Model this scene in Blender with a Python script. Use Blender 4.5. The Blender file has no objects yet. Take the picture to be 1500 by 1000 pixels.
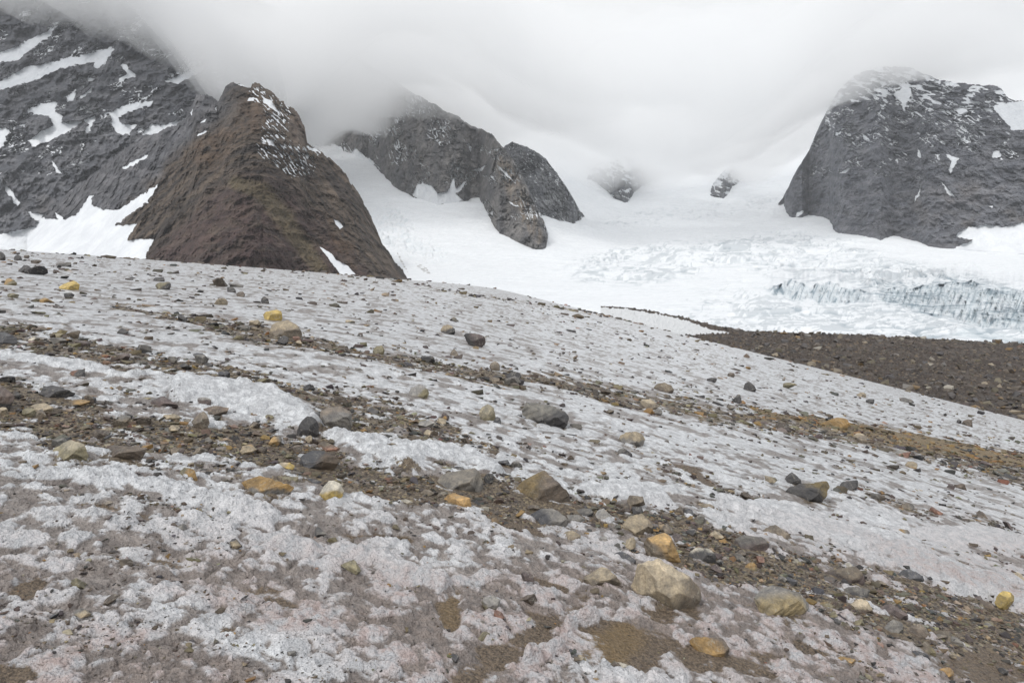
import bpy, bmesh, math, random
import numpy as np
from mathutils import Vector, Matrix
random.seed(7)
RNG = np.random.default_rng(11)
C = bpy.context.scene.collection
SC = bpy.context.scene

# ------------------------------------------------------------------ camera maths (photo pixels 1500 x 1000 -> directions)
PITCH = math.radians(4.0); F = 1000.0
CP, SP = math.cos(PITCH), math.sin(PITCH)
def ray(px, py):
    a = (np.asarray(px, float) - 750) / F; b = (500 - np.asarray(py, float)) / F
    dy = CP + b * SP; dz = -SP + b * CP
    return a / dy, dz / dy
def unray(t, e):
    # direction (t,1,e) -> photo pixel
    f = CP - e * SP; u = SP + e * CP
    return 750 + F * t / f, 500 - F * u / f

# ------------------------------------------------------------------ noise
def _h(ix, iy, iz, seed):
    n = (ix.astype(np.int64) * 374761393 + iy.astype(np.int64) * 668265263 + iz.astype(np.int64) * 2147483647 * 3 + seed * 1442695041) & 0xffffffff
    n = ((n ^ (n >> 13)) * 1274126177) & 0xffffffff
    n = ((n ^ (n >> 16)) * 2246822519) & 0xffffffff
    return (n ^ (n >> 15)) & 0xffffffff
def perlin2(x, y, seed=0):
    x = np.asarray(x, float); y = np.asarray(y, float)
    x, y = np.broadcast_arrays(x, y)
    ix = np.floor(x); iy = np.floor(y); fx = x - ix; fy = y - iy
    ix = ix.astype(np.int64); iy = iy.astype(np.int64); z = np.zeros_like(ix)
    u = fx * fx * fx * (fx * (fx * 6 - 15) + 10); v = fy * fy * fy * (fy * (fy * 6 - 15) + 10)
    def g(ax, ay, dx, dy):
        a = _h(ax, ay, z, seed) * (2 * math.pi / 4294967296.0)
        return np.cos(a) * dx + np.sin(a) * dy
    n00 = g(ix, iy, fx, fy); n10 = g(ix + 1, iy, fx - 1, fy)
    n01 = g(ix, iy + 1, fx, fy - 1); n11 = g(ix + 1, iy + 1, fx - 1, fy - 1)
    return 1.41 * ((n00 * (1 - u) + n10 * u) * (1 - v) + (n01 * (1 - u) + n11 * u) * v)
def fbm2(x, y, octv=4, seed=0, gain=.5, ridged=False):
    s = 0; a = 1; t = 0
    for k in range(octv):
        n = perlin2(x, y, seed + k)
        if ridged: n = 1 - 2 * np.abs(n)
        s = s + a * n; t += a; a *= gain; x = x * 2.03 + 3.1; y = y * 2.03 - 1.7
    return s / t
def vnoise3(x, y, z, seed=0):
    ix = np.floor(x); iy = np.floor(y); iz = np.floor(z); fx = x - ix; fy = y - iy; fz = z - iz
    ix = ix.astype(np.int64); iy = iy.astype(np.int64); iz = iz.astype(np.int64)
    sx = fx * fx * (3 - 2 * fx); sy = fy * fy * (3 - 2 * fy); sz = fz * fz * (3 - 2 * fz)
    r = 0
    for dx in (0, 1):
        for dy in (0, 1):
            for dz in (0, 1):
                h = _h(ix + dx, iy + dy, iz + dz, seed) / 2147483648.0 - 1
                r = r + h * (sx if dx else 1 - sx) * (sy if dy else 1 - sy) * (sz if dz else 1 - sz)
    return r
def fbm3(x, y, z, octv=4, seed=0, gain=.5, ridged=False):
    s = 0; a = 1; t = 0
    for k in range(octv):
        n = vnoise3(x, y, z, seed + k)
        if ridged: n = 1 - 2 * np.abs(n)
        s = s + a * n; t += a; a *= gain; x = x * 2.03 + 3.1; y = y * 2.03 - 1.7; z = z * 2.03 + 7.7
    return s / t
def worley2(x, y, seed=0):
    x = np.asarray(x, float); y = np.asarray(y, float)
    ix = np.floor(x).astype(np.int64); iy = np.floor(y).astype(np.int64); z = np.zeros_like(ix)
    f1 = np.full(x.shape, 9.0); f2 = np.full(x.shape, 9.0); idv = np.zeros(x.shape)
    for dx in (-1, 0, 1):
        for dy in (-1, 0, 1):
            jx = ix + dx; jy = iy + dy
            hx = _h(jx, jy, z, seed) / 4294967296.0; hy = _h(jx, jy, z, seed + 91) / 4294967296.0
            d = np.hypot(jx + hx - x, jy + hy - y)
            m = d < f1
            f2 = np.where(m, f1, np.minimum(f2, d)); f1 = np.where(m, d, f1)
            idv = np.where(m, _h(jx, jy, z, seed + 17) / 4294967296.0, idv)
    return f1, f2, idv
def smooth(a, b, x):
    t = np.clip((x - a) / (b - a), 0, 1); return t * t * (3 - 2 * t)
def interp_poly(pts, x):
    p = np.array(pts, float); return np.interp(x, p[:, 0], p[:, 1])

# ------------------------------------------------------------------ mesh helpers
def raw_mesh(name, V, Fc, cols=None, smooth_=True, attrs=None):
    me = bpy.data.meshes.new(name)
    V = np.ascontiguousarray(V, dtype=np.float32); Fc = np.ascontiguousarray(Fc, dtype=np.int32)
    n, k = Fc.shape
    me.vertices.add(len(V)); me.vertices.foreach_set('co', V.ravel())
    me.loops.add(n * k); me.loops.foreach_set('vertex_index', Fc.ravel())
    me.polygons.add(n); me.polygons.foreach_set('loop_start', np.arange(0, n * k, k, dtype=np.int32))
    me.polygons.foreach_set('use_smooth', np.full(n, smooth_, dtype=bool))
    me.update(calc_edges=True)
    if cols is not None:
        a = me.color_attributes.new('col', 'FLOAT_COLOR', 'POINT')
        c = np.ones((len(V), 4), np.float32); c[:, :3] = cols
        a.data.foreach_set('color', c.ravel())
    for nm, arr in (attrs or {}).items():
        a = me.attributes.new(nm, 'FLOAT', 'POINT'); a.data.foreach_set('value', np.ascontiguousarray(arr, dtype=np.float32).ravel())
    return me
def grid_mesh(name, X, Y, Z, cols=None, attrs=None):
    n, m = X.shape
    V = np.stack([X, Y, Z], -1).reshape(-1, 3)
    i = np.arange(n * m).reshape(n, m)
    Fc = np.stack([i[:-1, :-1], i[:-1, 1:], i[1:, 1:], i[1:, :-1]], -1).reshape(-1, 4)
    return raw_mesh(name, V, Fc, cols.reshape(-1, 3) if cols is not None else None, True, {k: v.ravel() for k, v in (attrs or {}).items()})
def link(name, me, mat, label=None, cat=None, group=None, kind=None, loc=None):
    o = bpy.data.objects.new(name, me); C.objects.link(o)
    me.materials.append(mat)
    if label: o['label'] = label
    if cat: o['category'] = cat
    if group: o['group'] = group
    if kind: o['kind'] = kind
    if loc is not None: o.location = loc
    return o

# ------------------------------------------------------------------ materials
def new_mat(name):
    m = bpy.data.materials.new(name); m.use_nodes = True
    nt = m.node_tree; nt.nodes.clear()
    out = nt.nodes.new('ShaderNodeOutputMaterial'); b = nt.nodes.new('ShaderNodeBsdfPrincipled')
    nt.links.new(b.outputs[0], out.inputs[0])
    return m, nt, b
class N:
    def __init__(s, nt): s.nt = nt
    def put(s, sock, v):
        if v is None: return
        if hasattr(v, 'links') or isinstance(v, bpy.types.NodeSocket): s.nt.links.new(v, sock)
        else: sock.default_value = v
    def noise(s, vec, scale, detail=3, rough=.6, dist=0):
        n = s.nt.nodes.new('ShaderNodeTexNoise'); s.put(n.inputs['Vector'], vec)
        n.inputs['Scale'].default_value = scale; n.inputs['Detail'].default_value = detail
        n.inputs['Roughness'].default_value = rough; n.inputs['Distortion'].default_value = dist
        return n.outputs['Fac']
    def voro(s, vec, scale, feat='F1', out='Distance'):
        n = s.nt.nodes.new('ShaderNodeTexVoronoi'); n.feature = feat; s.put(n.inputs['Vector'], vec); n.inputs['Scale'].default_value = scale
        return n.outputs[out]
    def math(s, op, a, b=None, clamp=False):
        n = s.nt.nodes.new('ShaderNodeMath'); n.operation = op; n.use_clamp = clamp
        s.put(n.inputs[0], a); s.put(n.inputs[1], b); return n.outputs[0]
    def ramp(s, v, a, b, lo=0., hi=1.):
        n = s.nt.nodes.new('ShaderNodeMapRange'); n.interpolation_type = 'SMOOTHSTEP'
        s.put(n.inputs[0], v); n.inputs[1].default_value = a; n.inputs[2].default_value = b
        n.inputs[3].default_value = lo; n.inputs[4].default_value = hi; return n.outputs[0]
    def mix(s, f, a, b, mode='MIX'):
        n = s.nt.nodes.new('ShaderNodeMix'); n.data_type = 'RGBA'; n.blend_type = mode
        s.put(n.inputs[0], f)
        for sock, v in ((n.inputs[6], a), (n.inputs[7], b)):
            if isinstance(v, tuple) and len(v) == 3: v = v + (1,)
            s.put(sock, v)
        return n.outputs[2]
    def attr(s, name, fac=True):
        n = s.nt.nodes.new('ShaderNodeAttribute'); n.attribute_name = name
        return n.outputs['Fac'] if fac else n.outputs['Color']
    def obj(s, scale=None):
        n = s.nt.nodes.new('ShaderNodeTexCoord')
        if scale is None: return n.outputs['Object']
        m = s.nt.nodes.new('ShaderNodeMapping'); m.inputs['Scale'].default_value = scale
        s.nt.links.new(n.outputs['Object'], m.inputs[0]); return m.outputs[0]
    def bump(s, h, strength, dist, norm=None):
        n = s.nt.nodes.new('ShaderNodeBump'); s.put(n.inputs['Height'], h)
        n.inputs['Strength'].default_value = strength; n.inputs['Distance'].default_value = dist
        s.put(n.inputs['Normal'], norm); return n.outputs[0]

def mat_ground():
    m, nt, b = new_mat('glacier_ice_and_grit'); n = N(nt); co = n.obj()
    grit, mud, pink, clean, near, ochre = (n.attr(k) for k in ('grit', 'mud', 'pink', 'clean', 'near', 'ochre'))
    cavd = n.attr('cav'); big = n.noise(co, 1.3, 4, .65); mid = n.noise(co, 9, 4, .7); fine = n.noise(co, 52, 3, .7); vfine = n.noise(co, 260, 2, .7)
    # old snow, off white with a grey dust in it
    snow = n.mix(n.ramp(mid, .35, .7), SNOW_A, SNOW_B)
    snow = n.mix(n.math('MULTIPLY', pink, n.ramp(mid, .3, .65), True), snow, (.42, .335, .315))
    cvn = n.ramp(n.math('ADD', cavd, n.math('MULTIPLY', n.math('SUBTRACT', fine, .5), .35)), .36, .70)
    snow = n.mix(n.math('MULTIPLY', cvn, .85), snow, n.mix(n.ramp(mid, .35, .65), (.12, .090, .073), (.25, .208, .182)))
    dust = n.math('MULTIPLY', n.ramp(n.math('ADD', n.math('MULTIPLY', fine, .6), n.math('MULTIPLY', big, .4)), .49, .64), n.math('SUBTRACT', 1., n.math('MULTIPLY', clean, .8)), True)
    snow = n.mix(n.math('MULTIPLY', dust, .28), snow, (.27, .24, .22))
    spk = n.math('MULTIPLY', n.ramp(n.voro(co, 55), .16, .10), n.ramp(n.noise(co, 14, 2), .5, .62))
    snow = n.mix(n.math('MULTIPLY', n.math('MULTIPLY', spk, .35), n.math('SUBTRACT', 1., clean), True), snow, (.10, .08, .065))
    snow = n.mix(1., snow, n.mix(n.ramp(n.voro(co, 75, 'F1', 'Color'), .2, .8), (.93, .93, .93), (1.06, 1.06, 1.06)), 'MULTIPLY')
    # sediment
    soil = n.mix(n.ramp(fine, .35, .65), (.060, .043, .030), (.205, .152, .105))
    soil = n.mix(n.ramp(vfine, .62, .72), soil, (.36, .27, .13))
    soil = n.mix(ochre, soil, n.mix(fine, (.12, .075, .022), (.33, .21, .06)))
    gv = n.voro(co, 38, 'F1', 'Color')
    sep = nt.nodes.new('ShaderNodeSeparateColor'); nt.links.new(gv, sep.inputs[0])
    peb = n.mix(n.ramp(sep.outputs[0], .1, .9), (.03, .025, .021), (.23, .185, .13))
    peb = n.mix(n.ramp(sep.outputs[1], .88, .9), peb, (.40, .33, .20))
    gm = n.math('ADD', grit, n.math('MULTIPLY', n.math('SUBTRACT', fine, .5), .7))
    gm = n.ramp(gm, .42, .58)
    mm = n.ramp(n.math('ADD', mud, n.math('MULTIPLY', n.math('SUBTRACT', fine, .5), .5)), .2, .5)
    col = n.mix(gm, snow, n.mix(.5, soil, peb))
    col = n.mix(mm, col, soil)
    n.put(b.inputs['Base Color'], col)
    cover = n.math('MAXIMUM', gm, mm)
    n.put(b.inputs['Roughness'], n.mix(cover, (.30, .30, .30), (.62, .62, .62)))
    b.inputs['Specular IOR Level'].default_value = .55
    cr = n.voro(co, 80, 'F1'); cr2 = n.voro(co, 40, 'F1')
    h = n.math('ADD', n.math('MULTIPLY', cr, .5), n.math('ADD', n.math('MULTIPLY', cr2, .9), n.math('MULTIPLY', fine, .8)))
    bp = n.bump(h, .8, .016)
    bp = n.bump(n.noise(co, 18, 4, .65), .8, .04, bp)
    n.put(b.inputs['Normal'], bp)
    return m
SNOW_A = (.48, .485, .50); SNOW_B = (.85, .865, .885)

def mat_rock(name='rock', sc=1.0):
    m, nt, b = new_mat(name); n = N(nt); co = n.obj()
    col = n.attr('col', False)
    a = n.noise(co, 9 * sc, 5, .7, .3); f = n.noise(co, 60 * sc, 4, .75); st = n.noise(n.obj((1, 2.2, 6)), 7 * sc, 4, .65, .5)
    c = n.mix(1., col, n.mix(n.ramp(a, .3, .7), (.62, .62, .64), (1.38, 1.33, 1.26)), 'MULTIPLY')
    c = n.mix(1., c, n.mix(n.ramp(f, .3, .7), (.78, .78, .78), (1.22, 1.21, 1.2)), 'MULTIPLY')
    c = n.mix(n.ramp(st, .58, .72, 0, .35), c, n.mix(.5, c, (.33, .29, .22)))
    vein = n.ramp(n.math('ABSOLUTE', n.math('SUBTRACT', n.noise(co, 5 * sc, 3, .5, 1.2), .5)), .006, .0, 0, .5)
    c = n.mix(vein, c, (.40, .37, .31))
    n.put(b.inputs['Base Color'], c)
    n.put(b.inputs['Roughness'], n.ramp(a, .3, .7, .48, .8)); b.inputs['Specular IOR Level'].default_value = .45
    h = n.math('ADD', n.math('MULTIPLY', f, .5), n.math('ADD', a, st))
    n.put(b.inputs['Normal'], n.bump(h, .5, .02 / sc))
    return m
def mat_gravel(name='gravel'):
    m, nt, b = new_mat(name); n = N(nt); co = n.obj()
    f = n.noise(co, 45, 4, .75)
    c = n.mix(1., n.attr('col', False), n.mix(n.ramp(f, .3, .7), (.7, .7, .7), (1.3, 1.28, 1.25)), 'MULTIPLY')
    n.put(b.inputs['Base Color'], c); b.inputs['Roughness'].default_value = .6
    n.put(b.inputs['Normal'], n.bump(f, .5, .01))
    return m
def mat_mountain():
    m, nt, b = new_mat('mountain_rock_and_snow'); n = N(nt); co = n.obj()
    col = n.attr('col', False); snow = n.attr('snow')
    a = n.noise(co, .035, 6, .72, .4); f = n.noise(co, .16, 5, .75); st = n.noise(n.obj((.25, .25, 1)), .09, 5, .7, 1.0)
    c = n.mix(1., col, n.mix(n.ramp(a, .3, .7), (.80, .81, .83), (1.2, 1.18, 1.15)), 'MULTIPLY')
    c = n.mix(1., c, n.mix(n.ramp(f, .3, .7), (.68, .68, .69), (1.34, 1.33, 1.31)), 'MULTIPLY')
    c = n.mix(1., c, n.mix(n.ramp(st, .35, .65), (.82, .82, .82), (1.2, 1.2, 1.2)), 'MULTIPLY')
    sm = n.ramp(n.math('ADD', snow, n.math('ADD', n.math('MULTIPLY', n.math('SUBTRACT', f, .5), .9), n.math('MULTIPLY', n.math('SUBTRACT', a, .5), .5))), .42, .56)
    c = n.mix(sm, c, n.mix(n.ramp(a, .35, .65), (.66, .68, .71), (.77, .79, .81)))
    n.put(b.inputs['Base Color'], c); b.inputs['Roughness'].default_value = .85; b.inputs['Specular IOR Level'].default_value = .25
    rockh = n.math('MULTIPLY', n.math('ADD', n.math('ADD', a, f), st), n.math('SUBTRACT', 1., n.math('MULTIPLY', sm, .85)))
    n.put(b.inputs['Normal'], n.bump(rockh, .8, 5))
    return m
def mat_glacier():
    m, nt, b = new_mat('far_glacier_snow_and_ice'); n = N(nt); co = n.obj()
    ice = n.attr('ice'); grit = n.attr('grit'); crack = n.attr('crack'); tone = n.attr('tone')
    f = n.noise(co, .25, 5, .7); s = n.noise(n.obj((.05, .35, .3)), .6, 4, .65, .5)
    c = n.mix(n.ramp(f, .35, .65), (.76, .785, .81), (.84, .86, .88))
    c = n.mix(n.ramp(s, .52, .72, 0, .4), c, (.54, .57, .59))
    c = n.mix(n.ramp(n.math('ADD', tone, n.math('MULTIPLY', n.math('SUBTRACT', f, .5), .5)), .3, .9, 0, .75), c, (.50, .54, .57))
    c = n.mix(ice, c, n.mix(n.ramp(f, .3, .7), (.55, .615, .65), (.74, .78, .805)))
    c = n.mix(n.math('MULTIPLY', crack, .9), c, (.20, .27, .32))
    c = n.mix(n.ramp(n.math('ADD', grit, n.math('MULTIPLY', n.math('SUBTRACT', f, .5), .5)), .45, .6, 0, .7), c, (.30, .28, .26))
    n.put(b.inputs['Base Color'], c); b.inputs['Roughness'].default_value = .6
    n.put(b.inputs['Normal'], n.bump(n.math('ADD', f, s), .5, 1.2))
    return m
def mat_moraine():
    m, nt, b = new_mat('moraine_debris'); n = N(nt); co = n.obj()
    snow = n.attr('snow'); f = n.noise(co, 1.6, 5, .75); g = n.noise(co, .12, 4, .6)
    v = n.voro(co, 1.3, 'F1', 'Color'); sep = nt.nodes.new('ShaderNodeSeparateColor'); nt.links.new(v, sep.inputs[0])
    c = n.mix(n.ramp(f, .3, .7), (.026, .021, .018), (.095, .073, .060))
    c = n.mix(n.ramp(g, .4, .65, 0, .5), c, (.10, .078, .060))
    c = n.mix(n.ramp(sep.outputs[0], .9, .92, 0, .8), c, (.17, .13, .09))
    c = n.mix(n.ramp(n.math('ADD', snow, n.math('MULTIPLY', n.math('SUBTRACT', f, .5), .7)), .42, .55), c, (.68, .69, .70))
    n.put(b.inputs['Base Color'], c); b.inputs['Roughness'].default_value = .8
    n.put(b.inputs['Normal'], n.bump(f, .8, .5))
    return m

# ------------------------------------------------------------------ polygons and lines traced on the ground (photo pixels), used as masks
def poly_mask(px, py, poly, soft=1.5):
    P = np.array(poly, float); x0, y0 = P.min(0) - 4; x1, y1 = P.max(0) + 4
    out = np.zeros(px.shape); sel = (px > x0) & (px < x1) & (py > y0) & (py < y1)
    if not sel.any(): return out
    X = px[sel]; Y = py[sel]; ins = np.zeros(X.shape, bool); dmin = np.full(X.shape, 1e9)
    for k in range(len(P)):
        ax, ay = P[k - 1]; bx, by = P[k]
        c = ((ay > Y) != (by > Y))
        with np.errstate(all='ignore'):
            c &= X < (bx - ax) * (Y - ay) / (by - ay if by != ay else 1e-9) + ax
        ins ^= c
        L = (bx - ax) ** 2 + (by - ay) ** 2 + 1e-9; t = np.clip(((X - ax) * (bx - ax) + (Y - ay) * (by - ay)) / L, 0, 1)
        dmin = np.minimum(dmin, np.hypot(X - ax - t * (bx - ax), Y - ay - t * (by - ay)))
    sd = np.where(ins, dmin, -dmin)
    out[sel] = smooth(-soft, soft, sd); return out
def line_mask(px, py, pts):
    """pts: (x, y, half width); 1 on the line, 0 at one half width, negative beyond"""
    out = np.full(px.shape, -3.0)
    for (ax, ay, aw), (bx, by, bw) in zip(pts[:-1], pts[1:]):
        L = (bx - ax) ** 2 + (by - ay) ** 2 + 1e-9
        t = np.clip(((px - ax) * (bx - ax) + (py - ay) * (by - ay)) / L, 0, 1)
        d = np.hypot(px - ax - t * (bx - ax), py - ay - t * (by - ay)) / (aw + t * (bw - aw))
        out = np.maximum(out, 1 - d)
    return out
def blob(px, py, cx, cy, rx, ry, ang=0):
    a = math.radians(ang); dx = px - cx; dy = py - cy
    u = dx * math.cos(a) + dy * math.sin(a); v = -dx * math.sin(a) + dy * math.cos(a)
    return 1 - np.hypot(u / rx, v / ry)
# ------------------------------------------------------------------ near glacier slope
GP = (.0338, 1.13e-4, .0906, .158, -3.65, 2.03, 1.82e-4)
def z_base(x, y):
    b, c, a, s, x0, w, d = GP
    yc = np.maximum(y, 0)
    z = -1.6 + b * y - c * yc * yc - a * x - s * w * np.logaddexp(0, (x - x0) / w) - d * np.maximum(0, -x) ** 2
    return z - 6e-7 * np.maximum(0, yc - 120) ** 3
B1 = [(-60, 600, 40), (0, 600, 42), (100, 625, 52), (250, 645, 45), (400, 655, 36), (520, 695, 28), (620, 712, 26), (720, 728, 34), (830, 748, 30), (930, 775, 36), (1050, 805, 42), (1200, 850, 42), (1350, 890, 50), (1500, 930, 60), (1600, 950, 60)]
B2 = [(-60, 480, 10), (0, 492, 14), (130, 515, 18), (300, 547, 22), (450, 580, 20), (560, 605, 26), (640, 640, 20), (720, 660, 8)]
B2b = [(400, 610, 8), (560, 625, 20), (640, 655, 12), (760, 672, 5)]
B3 = [(170, 448, 4), (300, 470, 8), (400, 493, 9), (560, 520, 9), (700, 547, 11), (820, 562, 12), (950, 585, 14), (1050, 605, 16), (1200, 630, 16), (1300, 645, 17), (1400, 668, 19), (1500, 692, 22), (1600, 715, 24)]
B4 = [(400, 391, 1.6), (470, 397, 2.2), (560, 407, 2.4), (650, 425, 2.8), (750, 440, 2.8), (850, 456, 2.2), (1000, 486, 1.6)]
B5 = [(960, 685, 10), (1010, 700, 16), (1080, 730, 16), (1180, 745, 12)]
B6 = [(1255, 722, 6), (1330, 745, 9), (1420, 760, 9), (1520, 785, 10)]
BO = [(1090, 606, 2), (1200, 618, 8), (1300, 636, 11), (1400, 656, 13), (1500, 676, 14), (1600, 695, 15)]
RIDGES = [([(255, 578, 8), (300, 578, 15), (345, 586, 20), (400, 600, 20), (450, 615, 14)], .11),
          ([(470, 640, 9), (530, 650, 15), (600, 665, 18), (680, 672, 18), (725, 695, 10)], .09),
          ([(840, 715, 10), (900, 720, 15), (980, 725, 12)], .05),
          ([(1060, 748, 8), (1160, 765, 18), (1260, 800, 22), (1380, 835, 24), (1560, 880, 22)], .08),
          ([(1230, 745, 5), (1350, 775, 10), (1500, 800, 12)], .04),
          ([(60, 715, 8), (180, 705, 16), (300, 735, 18), (400, 775, 14)], .05),
          ([(230, 560, 3), (80, 530, 6), (-50, 515, 6)], .04),
          ([(360, 830, 10), (430, 815, 22), (560, 850, 20), (650, 880, 12)], .05),
          ([(780, 965, 8), (860, 915, 6), (885, 905, 4)], .05),
          ([(890, 975, 10), (1000, 990, 14)], .05)]
MUD = [(235, 812, 60, 20, 12), (385, 868, 75, 16, 14), (390, 768, 40, 10, 35), (668, 905, 24, 36, 25), (760, 770, 60, 12, 15), (780, 845, 60, 14, 12), (50, 860, 40, 18, -35), (330, 925, 40, 16, 10), (20, 990, 60, 20, 0), (930, 935, 120, 42, -14), (1060, 965, 110, 30, 15), (980, 990, 60, 10, 0), (1180, 955, 60, 18, 15), (1020, 700, 40, 9, 30), (560, 715, 20, 8, 0), (1440, 970, 80, 30, 15), (740, 945, 60, 22, -35), (560, 800, 50, 8, 10), (150, 740, 60, 9, 10), (700, 665, 60, 6, 14)]
CHAN = [(690, 1010, 40), (745, 955, 30), (800, 915, 24), (850, 885, 18)]
def photo_xy(x, y):
    z = z_base(x, y); return unray(x / y, z / y)
def masks(x, y):
    px, py = photo_xy(x, np.maximum(y, .6))
    wob = 1.0 / np.maximum(y, 2) * 1000
    wx = fbm2(x * 1.7, y * 1.7, 4, 40); wy = fbm2(x * 1.7, y * 1.7, 4, 50)
    k = np.clip(110 / np.maximum(y, 2), 2, 22)
    wl = fbm2(x * .45, y * .8, 3, 55); qx = px + wx * k * 1.6; qy = py + wy * k * 1.1 + wl * k * 2.2
    brk = fbm2(x * 2.6 + y * .4, y * 4.2, 4, 60)
    brk2 = fbm2(x * .7, y * 1.6, 3, 66)
    g = np.full(x.shape, -1.0)
    for ln, w in ((B1, 1.15), (B2, .95), (B2b, .8), (B3, .95), (B5, .5), (B6, .75)):
        v = line_mask(qx, qy, ln); g = np.maximum(g, np.minimum(v * 1.6, .75) * w)
    g = g + brk * 1.25 + brk2 * .45 - .08
    v4 = line_mask(px, py + wy * 2, B4); g = np.maximum(g, .35 * v4 + .2 + brk2 * .5)
    far = smooth(8, 40, y)
    st = fbm2(x * .5 + y * .25, y * 3.2, 4, 68)
    g = np.maximum(g, -.20 + brk * .75 + brk2 * .5 + st * .55)
    soft = np.zeros(x.shape)
    for ln, w in ((B1, 2.1), (B2, 2.2), (B3, 2.6)): soft = np.maximum(soft, smooth(-w, .2, line_mask(px, py, ln)))
    g = g + .22 * (soft - .35)
    ochre = smooth(-.1, .4, line_mask(qx, qy, BO))
    g = np.maximum(g, ochre * .8)
    clean = np.zeros(x.shape); rid = np.zeros(x.shape)
    for ln, h in RIDGES:
        v = line_mask(qx, qy, ln); s = smooth(-.15, .55, v); clean = np.maximum(clean, s); rid = rid + h * smooth(-.35, .8, v)
    mud = np.full(x.shape, -1.0)
    for a in MUD: mud = np.maximum(mud, blob(qx, qy, *a) * 1.2)
    mud = np.maximum(mud, line_mask(qx, qy, CHAN))
    mud = mud + brk * 1.25 - .05
    ochre = np.maximum(ochre, smooth(0, .5, blob(qx, qy, 900, 935, 70, 26, -15)) * .4)
    ochre = np.maximum(ochre, smooth(0, .5, blob(qx, qy, 668, 905, 24, 36, 25)) * .3)
    pink = smooth(690, 900, py) * smooth(-.35, .35, brk2 + .25)
    pink = np.maximum(pink, smooth(-.3, .5, line_mask(qx, qy, [(690, 1010, 90), (800, 925, 60), (880, 870, 30)])))
    g = g * (1 - clean) - clean * .3; mud = mud * (1 - clean) - clean * .5
    return g, mud, pink, clean, ochre, rid, px, py
def z_ground(x, y, fine=True, full=False):
    g, mud, pink, clean, ochre, rid, px, py = masks(x, y)
    z = z_base(x, y)
    sp = np.maximum(y * y * .00046, .004)            # mesh spacing along the view: finer relief fades out with it
    def amp(cell): return smooth(1.5, 4, cell / sp)
    nearf = 1 - smooth(30, 90, y) * .9
    z = z + .10 * fbm2(x * .22, y * .4, 3, 1) * smooth(1, 6, y) * nearf
    z = z + .035 * fbm2(x * .9 + y * .3, y * 1.9, 3, 5) * amp(.5) + rid
    cover = np.clip(smooth(0, .5, mud) + .7 * smooth(.2, .6, g), 0, 1)
    lump = 0
    if fine:
        wx = x + .03 * perlin2(x * 9, y * 9, 70); wy = y + .03 * perlin2(x * 9, y * 9, 71)
        for cell, h, sd in ((.19, .075, 1), (.085, .046, 2), (.040, .024, 3)):
            f1, f2, idv = worley2(wx / cell, wy / cell, sd)
            lump = lump + (h * (1 - np.minimum(f1, 1) ** 1.6) * (.35 + .65 * idv) - h * .4) * amp(cell)
        lump = lump * (.75 + .25 * clean) + .028 * fbm2(x * 12, y * 12, 4, 80) * amp(.08)
        z = z + lump * (1 - .8 * cover) + .006 * fbm2(x * 30, y * 30, 2, 85) * cover * amp(.03)
        sunk = -.02 * cover
        z = z + sunk
    if full: return z, (g, mud, pink, clean, ochre, lump, px, py)
    return z

def build_ground():
    nc = 1400
    y1 = np.concatenate([np.linspace(1.0, 2.05, 50)[:-1], 1 / np.linspace(1 / 2.05, 1 / 60., 1150)])
    y2 = np.exp(np.linspace(math.log(60), math.log(230), 150))[1:]; nr = len(y1) + len(y2)
    yy = np.concatenate([y1, y2])
    t = np.linspace(-1.02, 1.02, nc); y1all = np.concatenate([y1, y2])
    Y = np.repeat(yy[:, None], nc, 1); X = t[None] * (Y + .7)
    Z, (g, mud, pink, clean, ochre, lump, px, py) = z_ground(X, Y, True, True)
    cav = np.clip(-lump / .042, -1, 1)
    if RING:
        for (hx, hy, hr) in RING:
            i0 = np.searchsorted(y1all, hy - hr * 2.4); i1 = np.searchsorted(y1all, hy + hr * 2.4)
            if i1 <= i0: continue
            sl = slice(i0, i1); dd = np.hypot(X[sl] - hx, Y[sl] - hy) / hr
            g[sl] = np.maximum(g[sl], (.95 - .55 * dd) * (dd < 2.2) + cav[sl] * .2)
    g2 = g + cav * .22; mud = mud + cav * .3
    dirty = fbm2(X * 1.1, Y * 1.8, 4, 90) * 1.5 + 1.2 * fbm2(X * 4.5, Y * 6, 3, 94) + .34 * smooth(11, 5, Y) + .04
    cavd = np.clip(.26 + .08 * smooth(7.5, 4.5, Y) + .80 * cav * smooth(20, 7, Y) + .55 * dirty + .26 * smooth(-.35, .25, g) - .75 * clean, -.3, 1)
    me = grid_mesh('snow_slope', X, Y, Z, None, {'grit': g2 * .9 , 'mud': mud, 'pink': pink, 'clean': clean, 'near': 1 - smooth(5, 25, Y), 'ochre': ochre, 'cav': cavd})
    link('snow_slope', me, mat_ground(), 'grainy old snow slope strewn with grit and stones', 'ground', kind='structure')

# ------------------------------------------------------------------ far glacier
DT = np.array([[590, 236], [560, 240], [520, 250], [500, 262], [480, 280], [460, 340], [440, 420], [420, 520], [400, 620], [380, 710], [350, 830], [320, 960], [300, 1060], [280, 1170], [260, 1290], [240, 1410], [215, 1560], [150, 1900], [60, 2300]])[::-1].astype(float)
def DG(px, py):
    d = np.interp(py, DT[:, 0], DT[:, 1])
    f = 1 + .38 * smooth(760, 950, px) * (1 - .45 * smooth(1080, 1300, px)) * smooth(420, 300, py)
    return d * f
def to_world(px, py, D):
    t, e = ray(px, py); return t * D, D * 1.0, e * D
SER = [  # (upper edge, lower edge) of ice cliffs
    ([(1125, 420), (1160, 413), (1215, 417), (1275, 426)], [(1125, 426), (1160, 438), (1215, 444), (1275, 443)]),
    ([(1285, 432), (1340, 420), (1400, 412), (1450, 420), (1500, 424), (1620, 430)], [(1285, 439), (1340, 454), (1400, 470), (1450, 480), (1500, 483), (1620, 488)])]
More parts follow.
